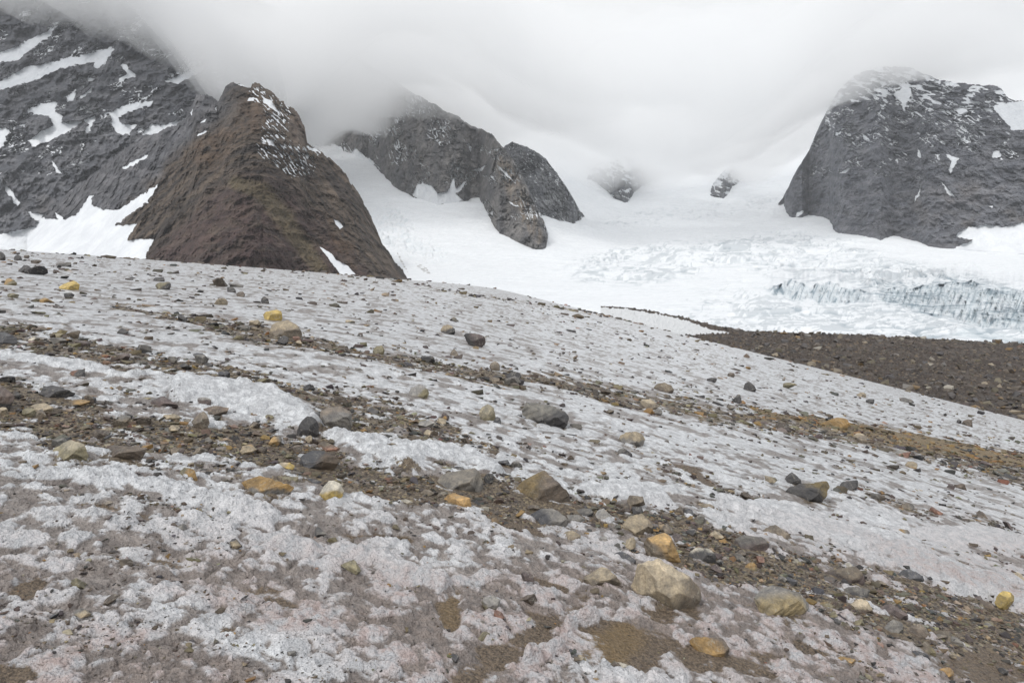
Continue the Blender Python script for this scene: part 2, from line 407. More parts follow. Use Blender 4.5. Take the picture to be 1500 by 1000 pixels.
def build_glacier():
    nc, nr = 1500, 560
    px = np.linspace(-120, 1700, nc)
    top = interp_poly([(-120, 330), (400, 330), (440, 205), (560, 195), (700, 200), (850, 215), (1000, 215), (1200, 220), (1350, 250), (1500, 240), (1700, 240)], px)
    s = np.linspace(0, 1, nr)
    PY = top[None] + (585 - top[None]) * s[:, None]; PX = np.repeat(px[None], nr, 0)
    D = DG(PX, PY)
    Xw, Yw, Zw = to_world(PX, PY, D)
    n1 = fbm2(Xw / 60, Yw / 60, 5, 200); n2 = fbm2(Xw / 140 + Yw / 300, Yw / 60, 4, 210, ridged=True)
    rough = np.clip(smooth(380, 470, PY) * smooth(900, 1120, PX) + .7 * smooth(-.1, .4, blob(PX, PY, 960, 385, 160, 34, -6)) + .6 * smooth(-.1, .4, blob(PX, PY, 1180, 375, 150, 40, 5)) + .35 * smooth(-.2, .5, blob(PX, PY, 1000, 312, 220, 16, -8)), 0, 1)
    icef = np.clip(smooth(-.1, .5, blob(PX, PY, 1400, 440, 190, 50, 12)), 0, 1)
    rough = np.maximum(rough, icef * 1.3)
    left = smooth(-.2, .5, blob(PX, PY, 575, 335, 40, 36, 50)) + .8 * smooth(-.2, .5, blob(PX, PY, 615, 365, 45, 18, 15))
    scale = D / 500
    dz = (n1 * 2.6 + (n2 - .2) * 5.0 * rough) * scale
    # crevasses: long narrow slots, broken along their length
    cx = Xw / 16 + fbm2(Xw / 40, Yw / 40, 3, 230) * 2.6; cy = Yw / 46 + fbm2(Xw / 60, Yw / 60, 3, 240) * 1.2
    cr = 1 - np.abs(perlin2(Xw / 46 + .8 * fbm2(Xw / 30, Yw / 30, 2, 5), Yw / 13 + 1.2 * fbm2(Xw / 50, Yw / 50, 2, 9), 231))
    crk = smooth(.86, .97, cr) * smooth(-.2, .1, fbm2(Xw / 70, Yw / 70, 3, 232))
    cr2 = 1 - np.abs(perlin2(Xw / 9, Yw / 60, 233)); crk2 = smooth(.86, .97, cr2) * smooth(-.1, .15, fbm2(Xw / 50, Yw / 50, 2, 234))
    crack = np.clip(crk * rough * .7 + crk2 * icef, 0, 1)
    dz -= crack * 3.0 * scale
    f1, f2, idv = worley2(Xw / 13, Yw / 26, 33)
    dz += (idv * 4.0 * smooth(.02, .16, f2 - f1) - 1.5) * icef
    f1b, f2b, idb = worley2(Xw / 9, Yw / 13, 35)
    dz += (idb * 2.8 * smooth(.0, .2, f2b - f1b) - 1.2) * np.clip(left, 0, 1) * 1.4
    ice = np.clip(left * .35 * (fbm2(Xw / 20, Yw / 20, 3, 250) > .0), 0, 1) + icef * .25 * smooth(-.2, .3, n1)
    # swells
    dz += 3.0 * np.sin(Yw / 34 + Xw / 80 + 2 * n1) * rough * .35
    # ice cliffs: real steps, fluted
    PYc = PY.copy(); Dc = D.copy(); cliffm = np.zeros(PX.shape); nearc = np.zeros(PX.shape)
    for up, lo in SER:
        a = interp_poly(up, PX) + 12 * fbm2(PX / 30, PX * 0, 4, 260) ; b = interp_poly(lo, PX) + 9 * fbm2(PX / 26, PX * 0, 4, 270)
        on = smooth(up[0][0] - 15, up[0][0] + 15, PX) * smooth(up[-1][0] + 15, up[-1][0] - 15, PX)
        win = smooth(-2, 2, PY - a) * smooth(-2, 2, b - PY) * on; k = 26.0
        Da = DG(PX, a); Db = DG(PX, b); DA = Db + .22 * (Da - Db); Dk = DG(PX, a - k)
        fl = fbm2(PX / 5.5 + .5 * fbm2(PX / 9, PY / 9, 2, 7), PY / 26, 4, 280, ridged=True); fw = worley2(PX / 9 + .04 * PY, PY / 60, 44)
        up_ = Dk + (DA - Dk) * smooth(-k, 0, PY - a); mid_ = DA + (Db - DA) * np.clip((PY - a) / np.maximum(b - a, 1), 0, 1)
        Dn = np.where(PY < a - k, Dc, np.where(PY < a, up_, np.where(PY < b, mid_, Dc)))
        Dc = Dc + on * (Dn - Dc) + win * ((fl - .1) * 7 + (fw[0] - .5) * 12)
        nearc = np.maximum(nearc, smooth(-16, -2, PY - a) * smooth(14, 0, PY - b) * on); cliffm = np.maximum(cliffm, win)
        crack = np.maximum(crack, win * smooth(.17, .03, fw[1] - fw[0]) * smooth(-.25, .15, fbm2(PX / 14, PY / 12, 3, 285)) * .95)
    Xw, Yw, Zw = to_world(PX, PY, Dc)
    Zw = Zw + dz * (1 - nearc)
    ice = np.clip(np.maximum(ice, cliffm * (.35 + .65 * smooth(-.4, .5, fbm2(PX / 30, PY / 20, 3, 290)))), 0, 1)
    ice = np.maximum(ice, smooth(0, .5, blob(PX, PY, 1440, 492, 60, 12, 5)) * .8)
    grit = smooth(.2, .7, fbm2(Xw / 90, Yw / 22, 4, 300)) * .5 * rough + .25 * icef * smooth(.1, .6, fbm2(Xw / 20, Yw / 20, 3, 305))
    for (a, b_, c, d, e) in ((620, 392, 22, 6, 35), (590, 385, 30, 3, 60)): grit = np.maximum(grit, smooth(.0, .6, blob(PX, PY, a, b_, c, d, e)) * (.55 + .5 * fbm2(Xw / 6, Yw / 6, 2, 310)))
    wv = fbm2(PX / 60, PY / 30, 3, 320)
    tone = rough * smooth(-.05, .3, fbm2(PX / 46 + wv, (PY + .12 * (PX - 1000) + 10 * wv) / 4.5, 4, 321)) + .8 * rough * smooth(.0, .3, fbm2(PX / 12, PY / 5, 4, 322)) + .25 * smooth(.1, .4, fbm2(PX / 60, PY / 6, 4, 323)) * smooth(430, 400, PY)
    for (fx, fy, sd, th) in ((75, 5.5, 330, .86), (40, 3.6, 331, .88)):
        cv = (PX - 1000) * .10 * smooth(1200, 850, PX) + 14 * wv; rr_ = 1 - np.abs(perlin2(PX / fx + wv, (PY + cv) / fy, sd))
        tone = np.maximum(tone, smooth(th, .98, rr_) * smooth(-.25, .2, fbm2(PX / 40, PY / 14, 3, sd + 9)) * np.clip(rough * 1.3, 0, 1) * 1.2)
    tone = tone * smooth(600, 760, PX) + left * .4 * smooth(0, .3, fbm2(PX / 8, PY / 6, 3, 324))
    me = grid_mesh('glacier', Xw[::-1], Yw[::-1], Zw[::-1], None, {'ice': ice[::-1], 'grit': grit[::-1], 'crack': crack[::-1], 'tone': tone[::-1]})
    link('glacier', me, mat_glacier(), 'white glacier flowing down between the mountains with blue broken ice', 'glacier', kind='structure')
build_glacier()

# ------------------------------------------------------------------ moraine plain on the right
def mor_top(px): return interp_poly([(850, 447), (900, 449), (925, 451), (960, 457), (1000, 465), (1040, 475), (1085, 484), (1150, 487), (1250, 490), (1350, 495), (1500, 503), (1700, 512)], px)
def MD(px, s, top):
    # s: 0 top edge, 1 lower end; distance shrinks towards the viewer
    return None
def build_moraine():
    nc, nr = 1300, 420
    px = np.linspace(880, 1800, nc); top = mor_top(px)
    tn = (2.2 * np.maximum(0, worley2(px / 7, px * 0, 404)[2] - .6) * -2.2 + 1.2 * perlin2(px / 9, px * 0, 400) + .9 * perlin2(px / 3.5, px * 0, 401) + 1.0 * perlin2(px / 28, px * 0, 402)) * smooth(900, 960, px)
    low = interp_poly([(880, 470), (1000, 515), (1100, 545), (1300, 600), (1500, 660), (1800, 720)], px)
    s = np.linspace(0, 1, nr); PX = np.repeat(px[None], nr, 0); PY = top[None] + (low - top)[None] * s[:, None] + tn[None] * smooth(.05, 0, s)[:, None]
    # gentle dome: D falls from Dt at the top edge; z follows the ray
    Dt = 212.0; e_t = ray(PX, top[None] + PX * 0)[1]; tt, ee = ray(PX, PY)
    # plane-ish surface: choose D so that the surface drops towards the viewer less steeply than the ray
    zt = e_t * Dt
    drop = (e_t - ee)
    D = Dt / (1 + drop * 7.0 + 7 * drop ** 2)
    Xw = tt * D; Yw = D; Zw = ee * D
    k = smooth(0, .06, s)[:, None]
    bump = (.35 * fbm2(Xw / 3.5, Yw / 5, 4, 410) + .5 * fbm2(Xw / 14, Yw / 18, 3, 420)) * k
    f1, f2, idv = worley2(Xw / 1.1, Yw / 1.6, 55); bump = bump + .5 * np.maximum(0, 1 - (f1 / .45) ** 2) * (idv > .6) * k
    Zw = Zw + bump
    st_lo = mor_top(PX) + 3 + 4 * smooth(980, 1050, PX) + 1.0 * perlin2(PX / 9, PX * 0, 430)
    edge = interp_poly([(880, 520), (990, 494), (1000, 491), (1085, 487), (1100, 480), (1800, 480)], PX) + 1.5 * perlin2(PX / 12, PX * 0, 431)
    snow = smooth(-1, 1, PY - st_lo) * smooth(1, -1, PY - edge)
    snow = np.maximum(snow, poly_mask(PX, PY, [(980, 489), (1040, 503), (1100, 509), (1094, 506), (1050, 500), (1010, 495)], 1.2) * 0)
    w = (PX < 1100); snow = np.where(w, snow, 0)
    back = np.stack([Xw[0] * 1.02, Yw[0] * 1.02, Zw[0] - 3]), np.stack([Xw[0] * 1.2, Yw[0] * 1.2, Zw[0] - 14])
    X = np.concatenate([back[1][0][None], back[0][0][None], Xw]); Y = np.concatenate([back[1][1][None], back[0][1][None], Yw]); Z = np.concatenate([back[1][2][None], back[0][2][None], Zw])
    S = np.concatenate([snow[:1], snow[:1], snow])
    me = grid_mesh('moraine', X[::-1], Y[::-1], Z[::-1], None, {'snow': S[::-1]})
    link('moraine', me, mat_moraine(), 'dark brown stony moraine plain below the snow slope', 'moraine', kind='structure')
    # loose boulders on the moraine
    return Xw, Yw, Zw, PX, PY, snow
MOR = build_moraine()

# ------------------------------------------------------------------ mountains
MM = mat_mountain()
def jag(px, seed, a=3.0, l=14):
    w = worley2(px / 6.5, px * 0 + .5, seed)
    return a * 1.3 * fbm2(px / l, px * 0 + .5, 5, seed, .68) + a * .55 * (w[2] - .5)
def mountain(name, label, ridge, foot, Df, Dr, back, colf, snowf, nx=520, ny=340, seed=1, rel=.03, jagged=2.5, bulge=None, curve=1.0, lip=40, vert=.5, strata=None, tint=.54):
    rx = np.array([p[0] for p in ridge], float); px = np.linspace(rx[0], rx[-1], nx)
    ry = interp_poly(ridge, px); jg = jag(px, seed, jagged) * smooth(0, 1, np.arange(nx) / (nx * .03)) ; fy = interp_poly(foot, px)
    ry = np.minimum(ry, fy - .5)
    s = np.concatenate([np.linspace(-.12, 0, 12)[:-1], np.linspace(0, 1, ny), 1 + np.linspace(0, .6, 40)[1:]])
    S = np.repeat(s[:, None], nx, 1); PX = np.repeat(px[None], len(s), 0)
    sc = np.clip(S, 0, 1); PY = fy[None] + (ry - fy)[None] * sc; PY = np.minimum(PY + jg[None] * smooth(.8, 1, sc) ** 2, fy[None] + 0.0)
    dfoot = np.asarray(Df(px) if callable(Df) else np.full(nx, float(Df)))[None]; drid = np.asarray(Dr(px) if callable(Dr) else dfoot[0] + (fy - ry) * 1.0 + 4 if Dr is None else np.full(nx, float(Dr)))[None]
    D = dfoot + (drid - dfoot) * sc ** curve
    X0, Y0, Z0 = to_world(PX, PY, D)
    L = float(np.median(drid)) * rel
    r = fbm3(X0 / L / 1.6, Y0 / L / 3, Z0 / L / 1.6 * vert, 6, seed, .55, True)
    al, ac = strata(PX, PY) if strata else (PX * .5 + PY, PX - PY * .3)
    wq = fbm2(PX / 26, PY / 26, 4, seed + 3); gul = fbm2(ac / 11 + 1.4 * wq, al / 34 + wq, 5, seed + 20, .62, True)
    b1, b2, bid = worley2(al / 30 + 1.6 * wq, ac / 15 + 1.2 * fbm2(PX / 18, PY / 18, 3, seed + 4), seed + 6); c1, c2, cid = worley2(PX / 9 + wq, PY / 8 + wq, seed + 8)
    blk = (bid - .5) * smooth(0, .25, b2 - b1) * 1.1 + (cid - .5) * smooth(0, .2, c2 - c1) * .45 + (.5 - b1) * .5
    snow = snowf(PX, PY, X0, Y0, Z0, r, gul, sc); sk = 1 - .8 * smooth(.3, .6, snow)
    fade = smooth(0, .04, sc) * smooth(1.0, .96, sc) + .15
    D = D - (r * 1.0 + gul * .10 + blk * .42 - .3) * L * .8 * fade * sk
    if bulge is not None: D = D - bulge(PX, PY, sc)
    under = np.clip(-S / .12, 0, 1); over = np.clip(S - 1, 0, 1)
    X, Y, Z = to_world(PX, PY, D)
    # below the foot the rock runs on into the ice; behind the ridge the far side falls away
    Z = Z - under * lip; Y = Y + under * lip * 1.2
    Y = Y + over / .6 * back; X = X * (1 + over / .6 * back / np.maximum(D, 1)); 
    Z = Z - over / .6 * back * .9 + over * L * .6 * fbm2(X / L, Y / L, 4, seed + 9)
    col = colf(PX, PY, X0, Y0, Z0, r, gul, sc) * tint
    me = grid_mesh(name, X[::-1] if False else X, Y, Z, col, {'snow': snow})
    return link(name, me, MM, label, 'mountain', kind='structure')
def polys(PX, PY, L, seed, k=3.6, soft=2.0):
    wx = PX + k * fbm2(PX / 7, PY / 7, 3, seed); wy = PY + k * fbm2(PX / 7, PY / 7, 3, seed + 5); s = np.zeros(PX.shape)
    for p in L: s = np.maximum(s, poly_mask(wx, wy, p, soft))
    return s
def lerp3(a, b, f): return np.array(a)[None, None] * (1 - f[..., None]) + np.array(b)[None, None] * f[..., None]

# left massif
LP = [[(-200, 60), (0, 78), (20, 70), (50, 55), (80, 40), (75, 52), (55, 65), (25, 88), (0, 92), (-200, 100)],
      [(0, 120), (40, 98), (90, 88), (130, 80), (165, 68), (150, 90), (130, 92), (90, 100), (50, 118), (0, 132), (-150, 150)],
      [(38, 162), (60, 152), (85, 150), (78, 160), (92, 170), (90, 180), (122, 178), (100, 192), (70, 208), (48, 214), (42, 206), (65, 190), (78, 184), (72, 170), (40, 166)],
      [(160, 165), (190, 152), (225, 147), (222, 155), (190, 163), (172, 172), (178, 182), (200, 183), (190, 197), (172, 196), (163, 180)],
      [(206, 198), (222, 182), (245, 182), (272, 173), (264, 190), (232, 196)], [(125, 190), (138, 168), (140, 176), (128, 197)],
      [(123, 176), (138, 170), (130, 182)], [(5, 265), (30, 298), (26, 302), (8, 280)], [(38, 308), (75, 318), (73, 325), (50, 322)], [(75, 233), (90, 254), (85, 256), (78, 245)],
      [(175, 247), (215, 227), (216, 231), (182, 248)], [(97, 142), (112, 130), (108, 148), (98, 149)], [(113, 145), (135, 128), (134, 134), (118, 146)], [(-60, 180), (14, 190), (4, 216), (-60, 230)],
      [(180, 92), (200, 112), (176, 120), (174, 116), (186, 108), (178, 96)], [(240, 120), (300, 95), (296, 104), (262, 122)],
      [(140, 88), (165, 70), (168, 72), (150, 98), (136, 100)], [(30, 246), (38, 250), (34, 253)], [(-300, 350), (0, 343), (50, 332), (62, 318), (85, 322), (80, 310), (95, 322), (112, 314), (130, 288), (137, 284), (133, 300), (150, 306), (172, 308), (232, 270), (216, 296), (186, 316), (168, 330), (182, 330), (200, 328), (186, 350), (180, 368), (205, 352), (226, 350), (214, 372), (210, 420), (-300, 420)]]
def c_left(PX, PY, X, Y, Z, r, g, s):
    f = smooth(-.5, .5, fbm2((PX + PY * 1.2) / 40, (PY - PX * .5) / 14, 4, 501))
    c = lerp3((.21, .22, .25), (.34, .345, .375), f)
    br = smooth(.0, .5, fbm2(PX / 60, PY / 40, 3, 502)) * smooth(220, 330, PY)
    return c * (1 - br[..., None] * .5) + np.array((.22, .19, .165)) * br[..., None] * .5
def s_left(PX, PY, X, Y, Z, r, g, s):
    m = polys(PX, PY, LP, 510)
    wq = fbm2(PX / 20, PY / 20, 3, 512); dust = smooth(.45, .8, fbm2((PX - PY) / 22 + wq, (PY + PX * .55) / 7 + wq, 4, 511, .6, True)) * smooth(-.25, .25, fbm2(PX / 45, PY / 30, 3, 513)) * smooth(360, 200, PY) * .85
    return np.maximum(m, dust)
mountain('mountain', 'dark grey rock massif streaked with snow rising into cloud', [(-420, -160), (-200, -150), (0, -130), (200, -100), (300, -70), (360, -10), (400, 60), (420, 140), (430, 250), (480, 330), (520, 390)],
         [(-420, 395), (0, 395), (230, 395), (540, 400)], 760, lambda p: np.interp(p, [-420, 0, 300, 350, 520], [1250, 1250, 1200, 1150, 850]), 500, c_left, s_left, 760, 500, 31, .022, 4, curve=1.05, lip=60, vert=1.0, tint=.46, strata=lambda PX, PY: (PX - PY * .6, PY + PX * .6))

# brown peak
def c_brown(PX, PY, X, Y, Z, r, g, s):
    apex = 385 + (PY - 150) * -.02
    d = (PY - 120) - np.hypot((PX - apex) * np.where(PX < apex, 1.05, 1.25), 60) + 60          # chevron coordinate: grows down the middle
    d = d + 14 * fbm2(PX / 40, PY / 40, 3, 520)
    band = fbm2(d / 9, (PX + PY) / 120, 4, 521); band2 = fbm2(d / 3.2, PX / 90, 3, 522)
    c = lerp3((.095, .079, .072), (.215, .168, .130), smooth(-.35, .35, band + .5 * band2))
    red = smooth(110, 160, d) * smooth(-.5, .6, fbm2(PX / 30, PY / 18, 3, 523) + .3)
    c = c * (1 - .7 * red[..., None]) + np.array((.125, .076, .076)) * .7 * red[..., None]
    och = smooth(.1, .7, line_mask(PX, PY, [(345, 268, 16), (385, 280, 22), (412, 315, 24), (440, 355, 20), (470, 395, 18)])) * smooth(-.5, .3, band2 + .3)
    c = c * (1 - .75 * och[..., None]) + np.array((.24, .195, .115)) * .75 * och[..., None]
    rust = np.clip(smooth(.0, .6, blob(PX, PY, 370, 165, 40, 40)) + smooth(0, .6, blob(PX, PY, 312, 215, 60, 36, -45)) + smooth(0, .6, blob(PX, PY, 500, 350, 22, 55, -20)) * .8, 0, 1) * smooth(-.4, .4, fbm2(PX / 16, PY / 16, 3, 524) + .15)
    c = c * (1 - .6 * rust[..., None]) + np.array((.22, .145, .095)) * .6 * rust[..., None]
    pk = smooth(0, .6, blob(PX, PY, 440, 190, 22, 34, -20)); c = c * (1 - .5 * pk[..., None]) + np.array((.32, .25, .21)) * .5 * pk[..., None]
    gr = smooth(.0, .8, blob(PX, PY, 310, 165, 70, 40, -30)); c = c * (1 - .7 * gr[..., None]) + np.array((.13, .13, .138)) * .7 * gr[..., None]
    gr = smooth(-22, 22, 322 - PX - (PY - 150) * .86 + 24 * fbm2(PX / 30, PY / 30, 3, 526)) * .92; f = smooth(-.5, .5, fbm2((PX + PY * 1.2) / 40, (PY - PX * .5) / 14, 4, 501))
    c = c * (1 - gr[..., None]) + lerp3((.165, .17, .19), (.28, .282, .305), f) * gr[..., None]
    return c
BPs = [[(385, 143), (396, 146), (406, 160), (412, 170), (400, 160), (386, 150)], [(345, 121), (360, 126), (366, 128), (352, 126)], [(364, 144), (372, 143), (372, 148), (362, 148)],
       [(390, 203), (401, 208), (402, 214), (393, 212)], [(397, 232), (410, 246), (406, 245)], [(288, 199), (306, 187), (302, 194), (290, 200)], [(293, 181), (303, 173), (301, 179)],
       [(489, 321), (497, 324), (503, 332), (498, 336), (491, 328)], [(468, 361), (484, 370), (492, 380), (510, 390), (524, 404), (500, 404), (482, 380)], [(450, 216), (464, 217), (466, 222), (452, 220)],
       [(180, 355), (200, 350), (226, 351), (214, 372), (205, 400), (150, 400)], [(278, 165), (283, 160), (281, 170)], [(315, 158), (318, 156), (316, 162)]]
def s_brown(PX, PY, X, Y, Z, r, g, s):
    m = np.maximum(polys(PX, PY, BPs, 530, 1.8, 1.2), polys(PX, PY, [LP[-1], LP[10]], 510))
    reg = np.clip(smooth(-.1, .5, line_mask(PX, PY, [(375, 135, 14), (410, 165, 24), (395, 215, 26), (440, 240, 30), (430, 222, 16), (470, 222, 8)])), 0, 1)
    dust = smooth(-.1, .3, fbm2((PX + PY) / 12, (PY - PX) / 3.4, 4, 531)) * reg * .85
    return np.maximum(m, dust)
def b_brown(PX, PY, s):
    v = np.exp(-((PX - (385 - (PY - 130) * .12)) / 70.0) ** 2)
    return 45 * v * smooth(0, .25, 1 - s) * 1.0 + 10 * v
mountain('mountain', 'brown pointed rock peak with rusty folded strata and thin snow', [(40, 330), (90, 290), (140, 252), (190, 212), (225, 196), (255, 184), (272, 172), (283, 152), (288, 138), (300, 136), (314, 146), (320, 148), (330, 128), (340, 122), (352, 124), (366, 129), (370, 123), (380, 124), (395, 133), (410, 148), (425, 156), (438, 166), (446, 185), (450, 210), (468, 219), (490, 236), (508, 258), (524, 282), (540, 312), (560, 355), (580, 385), (606, 412)],
         [(40, 398), (120, 402), (200, 404), (400, 412), (606, 418)], lambda p: np.interp(p, [40, 300, 606], [600, 470, 470]), lambda p: np.interp(p, [40, 300, 606], [860, 640, 640]), 260, c_brown, s_brown, 860, 520, 61, .019, 5, bulge=b_brown, lip=30, vert=1.0, tint=.56, strata=lambda PX, PY: (PX * np.where(PX < 385, -.7, .7) + PY * .7, PY + np.hypot(PX - 385, 30) * -np.where(PX < 385, .95, 1.15)))

# cliffs behind the snow tongue
def c_cliff(PX, PY, X, Y, Z, r, g, s):
    f = smooth(-.5, .5, fbm2((PX + PY * .2) / 12, PY / 40, 4, 540)); c = lerp3((.21, .21, .222), (.36, .345, .335), f)
    tan = smooth(.0, .6, line_mask(PX, PY, [(735, 240, 16), (755, 280, 18), (775, 320, 16), (790, 350, 10)])) * smooth(-.3, .4, fbm2(PX / 8, PY / 30, 3, 541) + .15)
    return c * (1 - .7 * tan[..., None]) + np.array((.46, .38, .30)) * .7 * tan[..., None]
CPs = [[(604, 285), (612, 270), (630, 270), (642, 284), (656, 280), (665, 261), (668, 276), (684, 263), (676, 278), (668, 284), (680, 294), (640, 301), (610, 290)], [(726, 238), (750, 262), (755, 268), (740, 257)], [(744, 295), (762, 304), (757, 303), (747, 299)],
       [(485, 210), (500, 215), (510, 235), (520, 215), (535, 228), (550, 240), (540, 250), (480, 240)], [(690, 250), (712, 243), (706, 250)]]
def s_cliff(PX, PY, X, Y, Z, r, g, s):
    m = polys(PX, PY, CPs, 550, 2.5, 1.4)
    wq = fbm2(PX / 12, PY / 12, 3, 553); dust = smooth(.4, .8, fbm2((PX + PY) / 14 + wq, (PY - PX) / 7 + wq, 4, 551, .6, True)) * .75 * smooth(-.3, .3, fbm2(PX / 30, PY / 30, 2, 552))
    return np.maximum(m, dust)
cfoot = [(330, 225), (440, 215), (480, 213), (515, 225), (540, 235), (560, 255), (575, 272), (590, 280), (605, 288), (640, 300), (680, 296), (690, 290), (702, 290), (712, 308), (720, 325), (732, 343), (745, 347), (765, 358), (785, 366), (800, 364), (803, 345)]
fD = lambda fo: (lambda p: DG(p, interp_poly(fo, p)))
mountain('mountain', 'grey and tan rock cliff ending in a steep buttress above the glacier', [(330, -20), (400, 10), (480, 60), (540, 95), (600, 132), (650, 160), (690, 184), (720, 196), (742, 222), (758, 243), (772, 272), (785, 300), (795, 320), (800, 335), (803, 344)], cfoot,
         fD(cfoot), None, 300, c_cliff, s_cliff, 800, 400, 71, .019, 3.6, lip=40)
c2 = [(712, 300), (790, 315), (800, 316), (815, 322), (840, 331), (848, 324), (856, 318)]
def c_cl2(PX, PY, X, Y, Z, r, g, s): return lerp3((.24, .25, .275), (.37, .38, .40), smooth(-.5, .5, fbm2(PX / 8, PY / 30, 4, 560)))
def s_cl2(PX, PY, X, Y, Z, r, g, s): return smooth(.4, .8, fbm2((PX + PY) / 12 + fbm2(PX / 9, PY / 9, 3, 5), (PY - PX) / 7, 4, 561, .6, True)) * .55
mountain('mountain', 'slate grey rock shoulder behind the tan buttress', [(712, 262), (728, 222), (750, 208), (785, 222), (800, 232), (815, 252), (830, 275), (842, 295), (850, 308), (856, 316)], c2, fD(c2), None, 250, c_cl2, s_cl2, 260, 240, 81, .018, 3, lip=40)
# outcrops at the head of the glacier
def s_out(PX, PY, X, Y, Z, r, g, s): return np.clip(smooth(-.25, .35, fbm2(PX / 11 + .8 * fbm2(PX / 9, PY / 9, 2, 3), (PY - PX * .4) / 7, 5, 571, .65)) * .7 + smooth(.35, 1, s) * .4, 0, 1)
o1 = [(860, 262), (875, 268), (900, 290), (915, 297), (922, 294), (930, 280), (950, 268)]
mountain('rock_outcrop', 'small snow dusted rock outcrop at the head of the glacier', [(860, 252), (880, 235), (910, 228), (940, 240), (950, 266)], o1, fD(o1), lambda p: fD(o1)(p) * 1.05, 120, c_cl2, s_out, 160, 90, 91, .012, 1.5, lip=30)
o2 = [(1038, 286), (1060, 290), (1066, 286), (1075, 272), (1092, 258)]
mountain('rock_outcrop', 'slanting rock outcrop fading into cloud right of the smaller one', [(1038, 284), (1045, 268), (1060, 250), (1078, 240), (1092, 256)], o2, fD(o2), lambda p: fD(o2)(p) * 1.05, 120, c_cl2, s_out, 140, 90, 95, .012, 1.5, lip=30)

# right mountain
RPs = [[(1229, 255), (1237, 248), (1246, 246), (1238, 254)], [(1382, 226), (1405, 231), (1400, 240), (1393, 255), (1388, 250), (1394, 236)], [(1379, 266), (1392, 280), (1403, 292), (1388, 284)], [(1338, 295), (1346, 280), (1349, 272), (1347, 288)],
       [(1343, 218), (1347, 220), (1351, 231), (1346, 231)], [(1455, 222), (1465, 219), (1467, 230), (1454, 231)], [(1372, 227), (1376, 226), (1373, 233)], [(1453, 156), (1480, 150), (1620, 140), (1620, 200), (1500, 190), (1484, 192), (1470, 176)],
       [(1300, 232), (1308, 233), (1304, 236)], [(1311, 235), (1317, 234), (1315, 239)], [(1308, 138), (1331, 124), (1336, 138), (1328, 150), (1325, 163), (1320, 150)], [(1165, 315), (1176, 308), (1176, 313), (1168, 317)],
       [(1396, 364), (1425, 352), (1400, 346), (1412, 335), (1442, 329), (1470, 332), (1500, 326), (1620, 326), (1620, 400), (1396, 390)], [(1448, 302), (1455, 302), (1453, 306)]]
rfoot = [(1140, 300), (1149, 298), (1151, 310), (1160, 318), (1175, 319), (1185, 313), (1200, 317), (1215, 322), (1222, 336), (1235, 342), (1262, 345), (1290, 352), (1310, 346), (1335, 350), (1360, 360), (1395, 364), (1500, 372), (1620, 380)]
def c_right(PX, PY, X, Y, Z, r, g, s):
    f = smooth(-.5, .5, fbm2((PX - PY * .3) / 22, (PY + PX * .15) / 10, 4, 580)); c = lerp3((.255, .268, .31), (.38, .39, .43), f)
    br = smooth(-.1, .5, fbm2(PX / 40, PY / 30, 3, 581)) * smooth(200, 310, PY) * smooth(1250, 1420, PX)
    return c * (1 - br[..., None] * .6) + np.array((.30, .265, .24)) * br[..., None] * .6
def s_right(PX, PY, X, Y, Z, r, g, s):
    m = polys(PX, PY, RPs, 590, 3)
    line = 172 + 18 * smooth(1250, 1450, PX) - 20 * smooth(1180, 1260, 1440 - PX + 1180 - 100) * 0
    dust = smooth(-.25, .45, fbm2((PX + PY * .6) / 22, (PY - PX * .25) / 6, 4, 591)) * smooth(line + 20, line - 50, PY) * 1.05
    wq = fbm2(PX / 20, PY / 20, 3, 594); d2 = smooth(.4, .8, fbm2((PX + PY * .3) / 20 + wq, (PY - PX * .35) / 6 + wq, 4, 592, .6, True)) * .8 * smooth(340, 190, PY) * smooth(-.3, .2, fbm2(PX / 40, PY / 30, 3, 593))
    return np.maximum(np.maximum(m, dust), d2)
mountain('mountain', 'steep dome of dark grey rock dusted with snow at its top', [(1140, 298), (1147, 290), (1160, 262), (1185, 220), (1200, 185), (1212, 160), (1228, 133), (1245, 115), (1265, 104), (1290, 98), (1315, 97), (1335, 98), (1352, 108), (1375, 117), (1400, 122), (1440, 124), (1465, 128), (1478, 145), (1500, 150), (1560, 150), (1620, 170)], rfoot,
         fD(rfoot), None, 500, c_right, s_right, 760, 440, 101, .015, 3, lip=50, vert=1.0, tint=.46, strata=lambda PX, PY: (PX + PY * .35, PY - PX * .35))
# ------------------------------------------------------------------ stones
PAL = {'dk': (.042, .041, .043), 'sl': (.062, .064, .072), 'gy': (.135, .130, .122), 'br': (.085, .068, .054), 'pb': (.075, .058, .056), 'gb': (.14, .118, .092),
       'tn': (.30, .255, .185), 'ol': (.15, .135, .085), 'oc': (.27, .178, .075), 'yl': (.38, .285, .095), 'pl': (.36, .34, .29), 'lg': (.24, .235, .225), 'rd': (.16, .085, .06), 'or': (.33, .21, .085)}
def hull(points):
    bm = bmesh.new()
    for p in points: bm.verts.new(p)
    bmesh.ops.convex_hull(bm, input=bm.verts)
    bmesh.ops.delete(bm, geom=[v for v in bm.verts if not v.link_faces], context='VERTS')
    return bm
def rock_points(rng, n=13, box=.55):
    P = rng.normal(size=(n, 3)); P /= np.linalg.norm(P, axis=1)[:, None]
    P = np.sign(P) * np.abs(P) ** box; P /= np.abs(P).max(0)
    return P
TPL = []
for k in range(34):
    bm = hull(rock_points(np.random.default_rng(900 + k), [8, 9, 10, 12][k % 4], [.5, .7, 1.0][k % 3]).tolist())
    bmesh.ops.triangulate(bm, faces=bm.faces[:]); bm.verts.index_update()
    TPL.append((np.array([v.co[:] for v in bm.verts]), np.array([[v.index for v in f.verts] for f in bm.faces]))); bm.free()

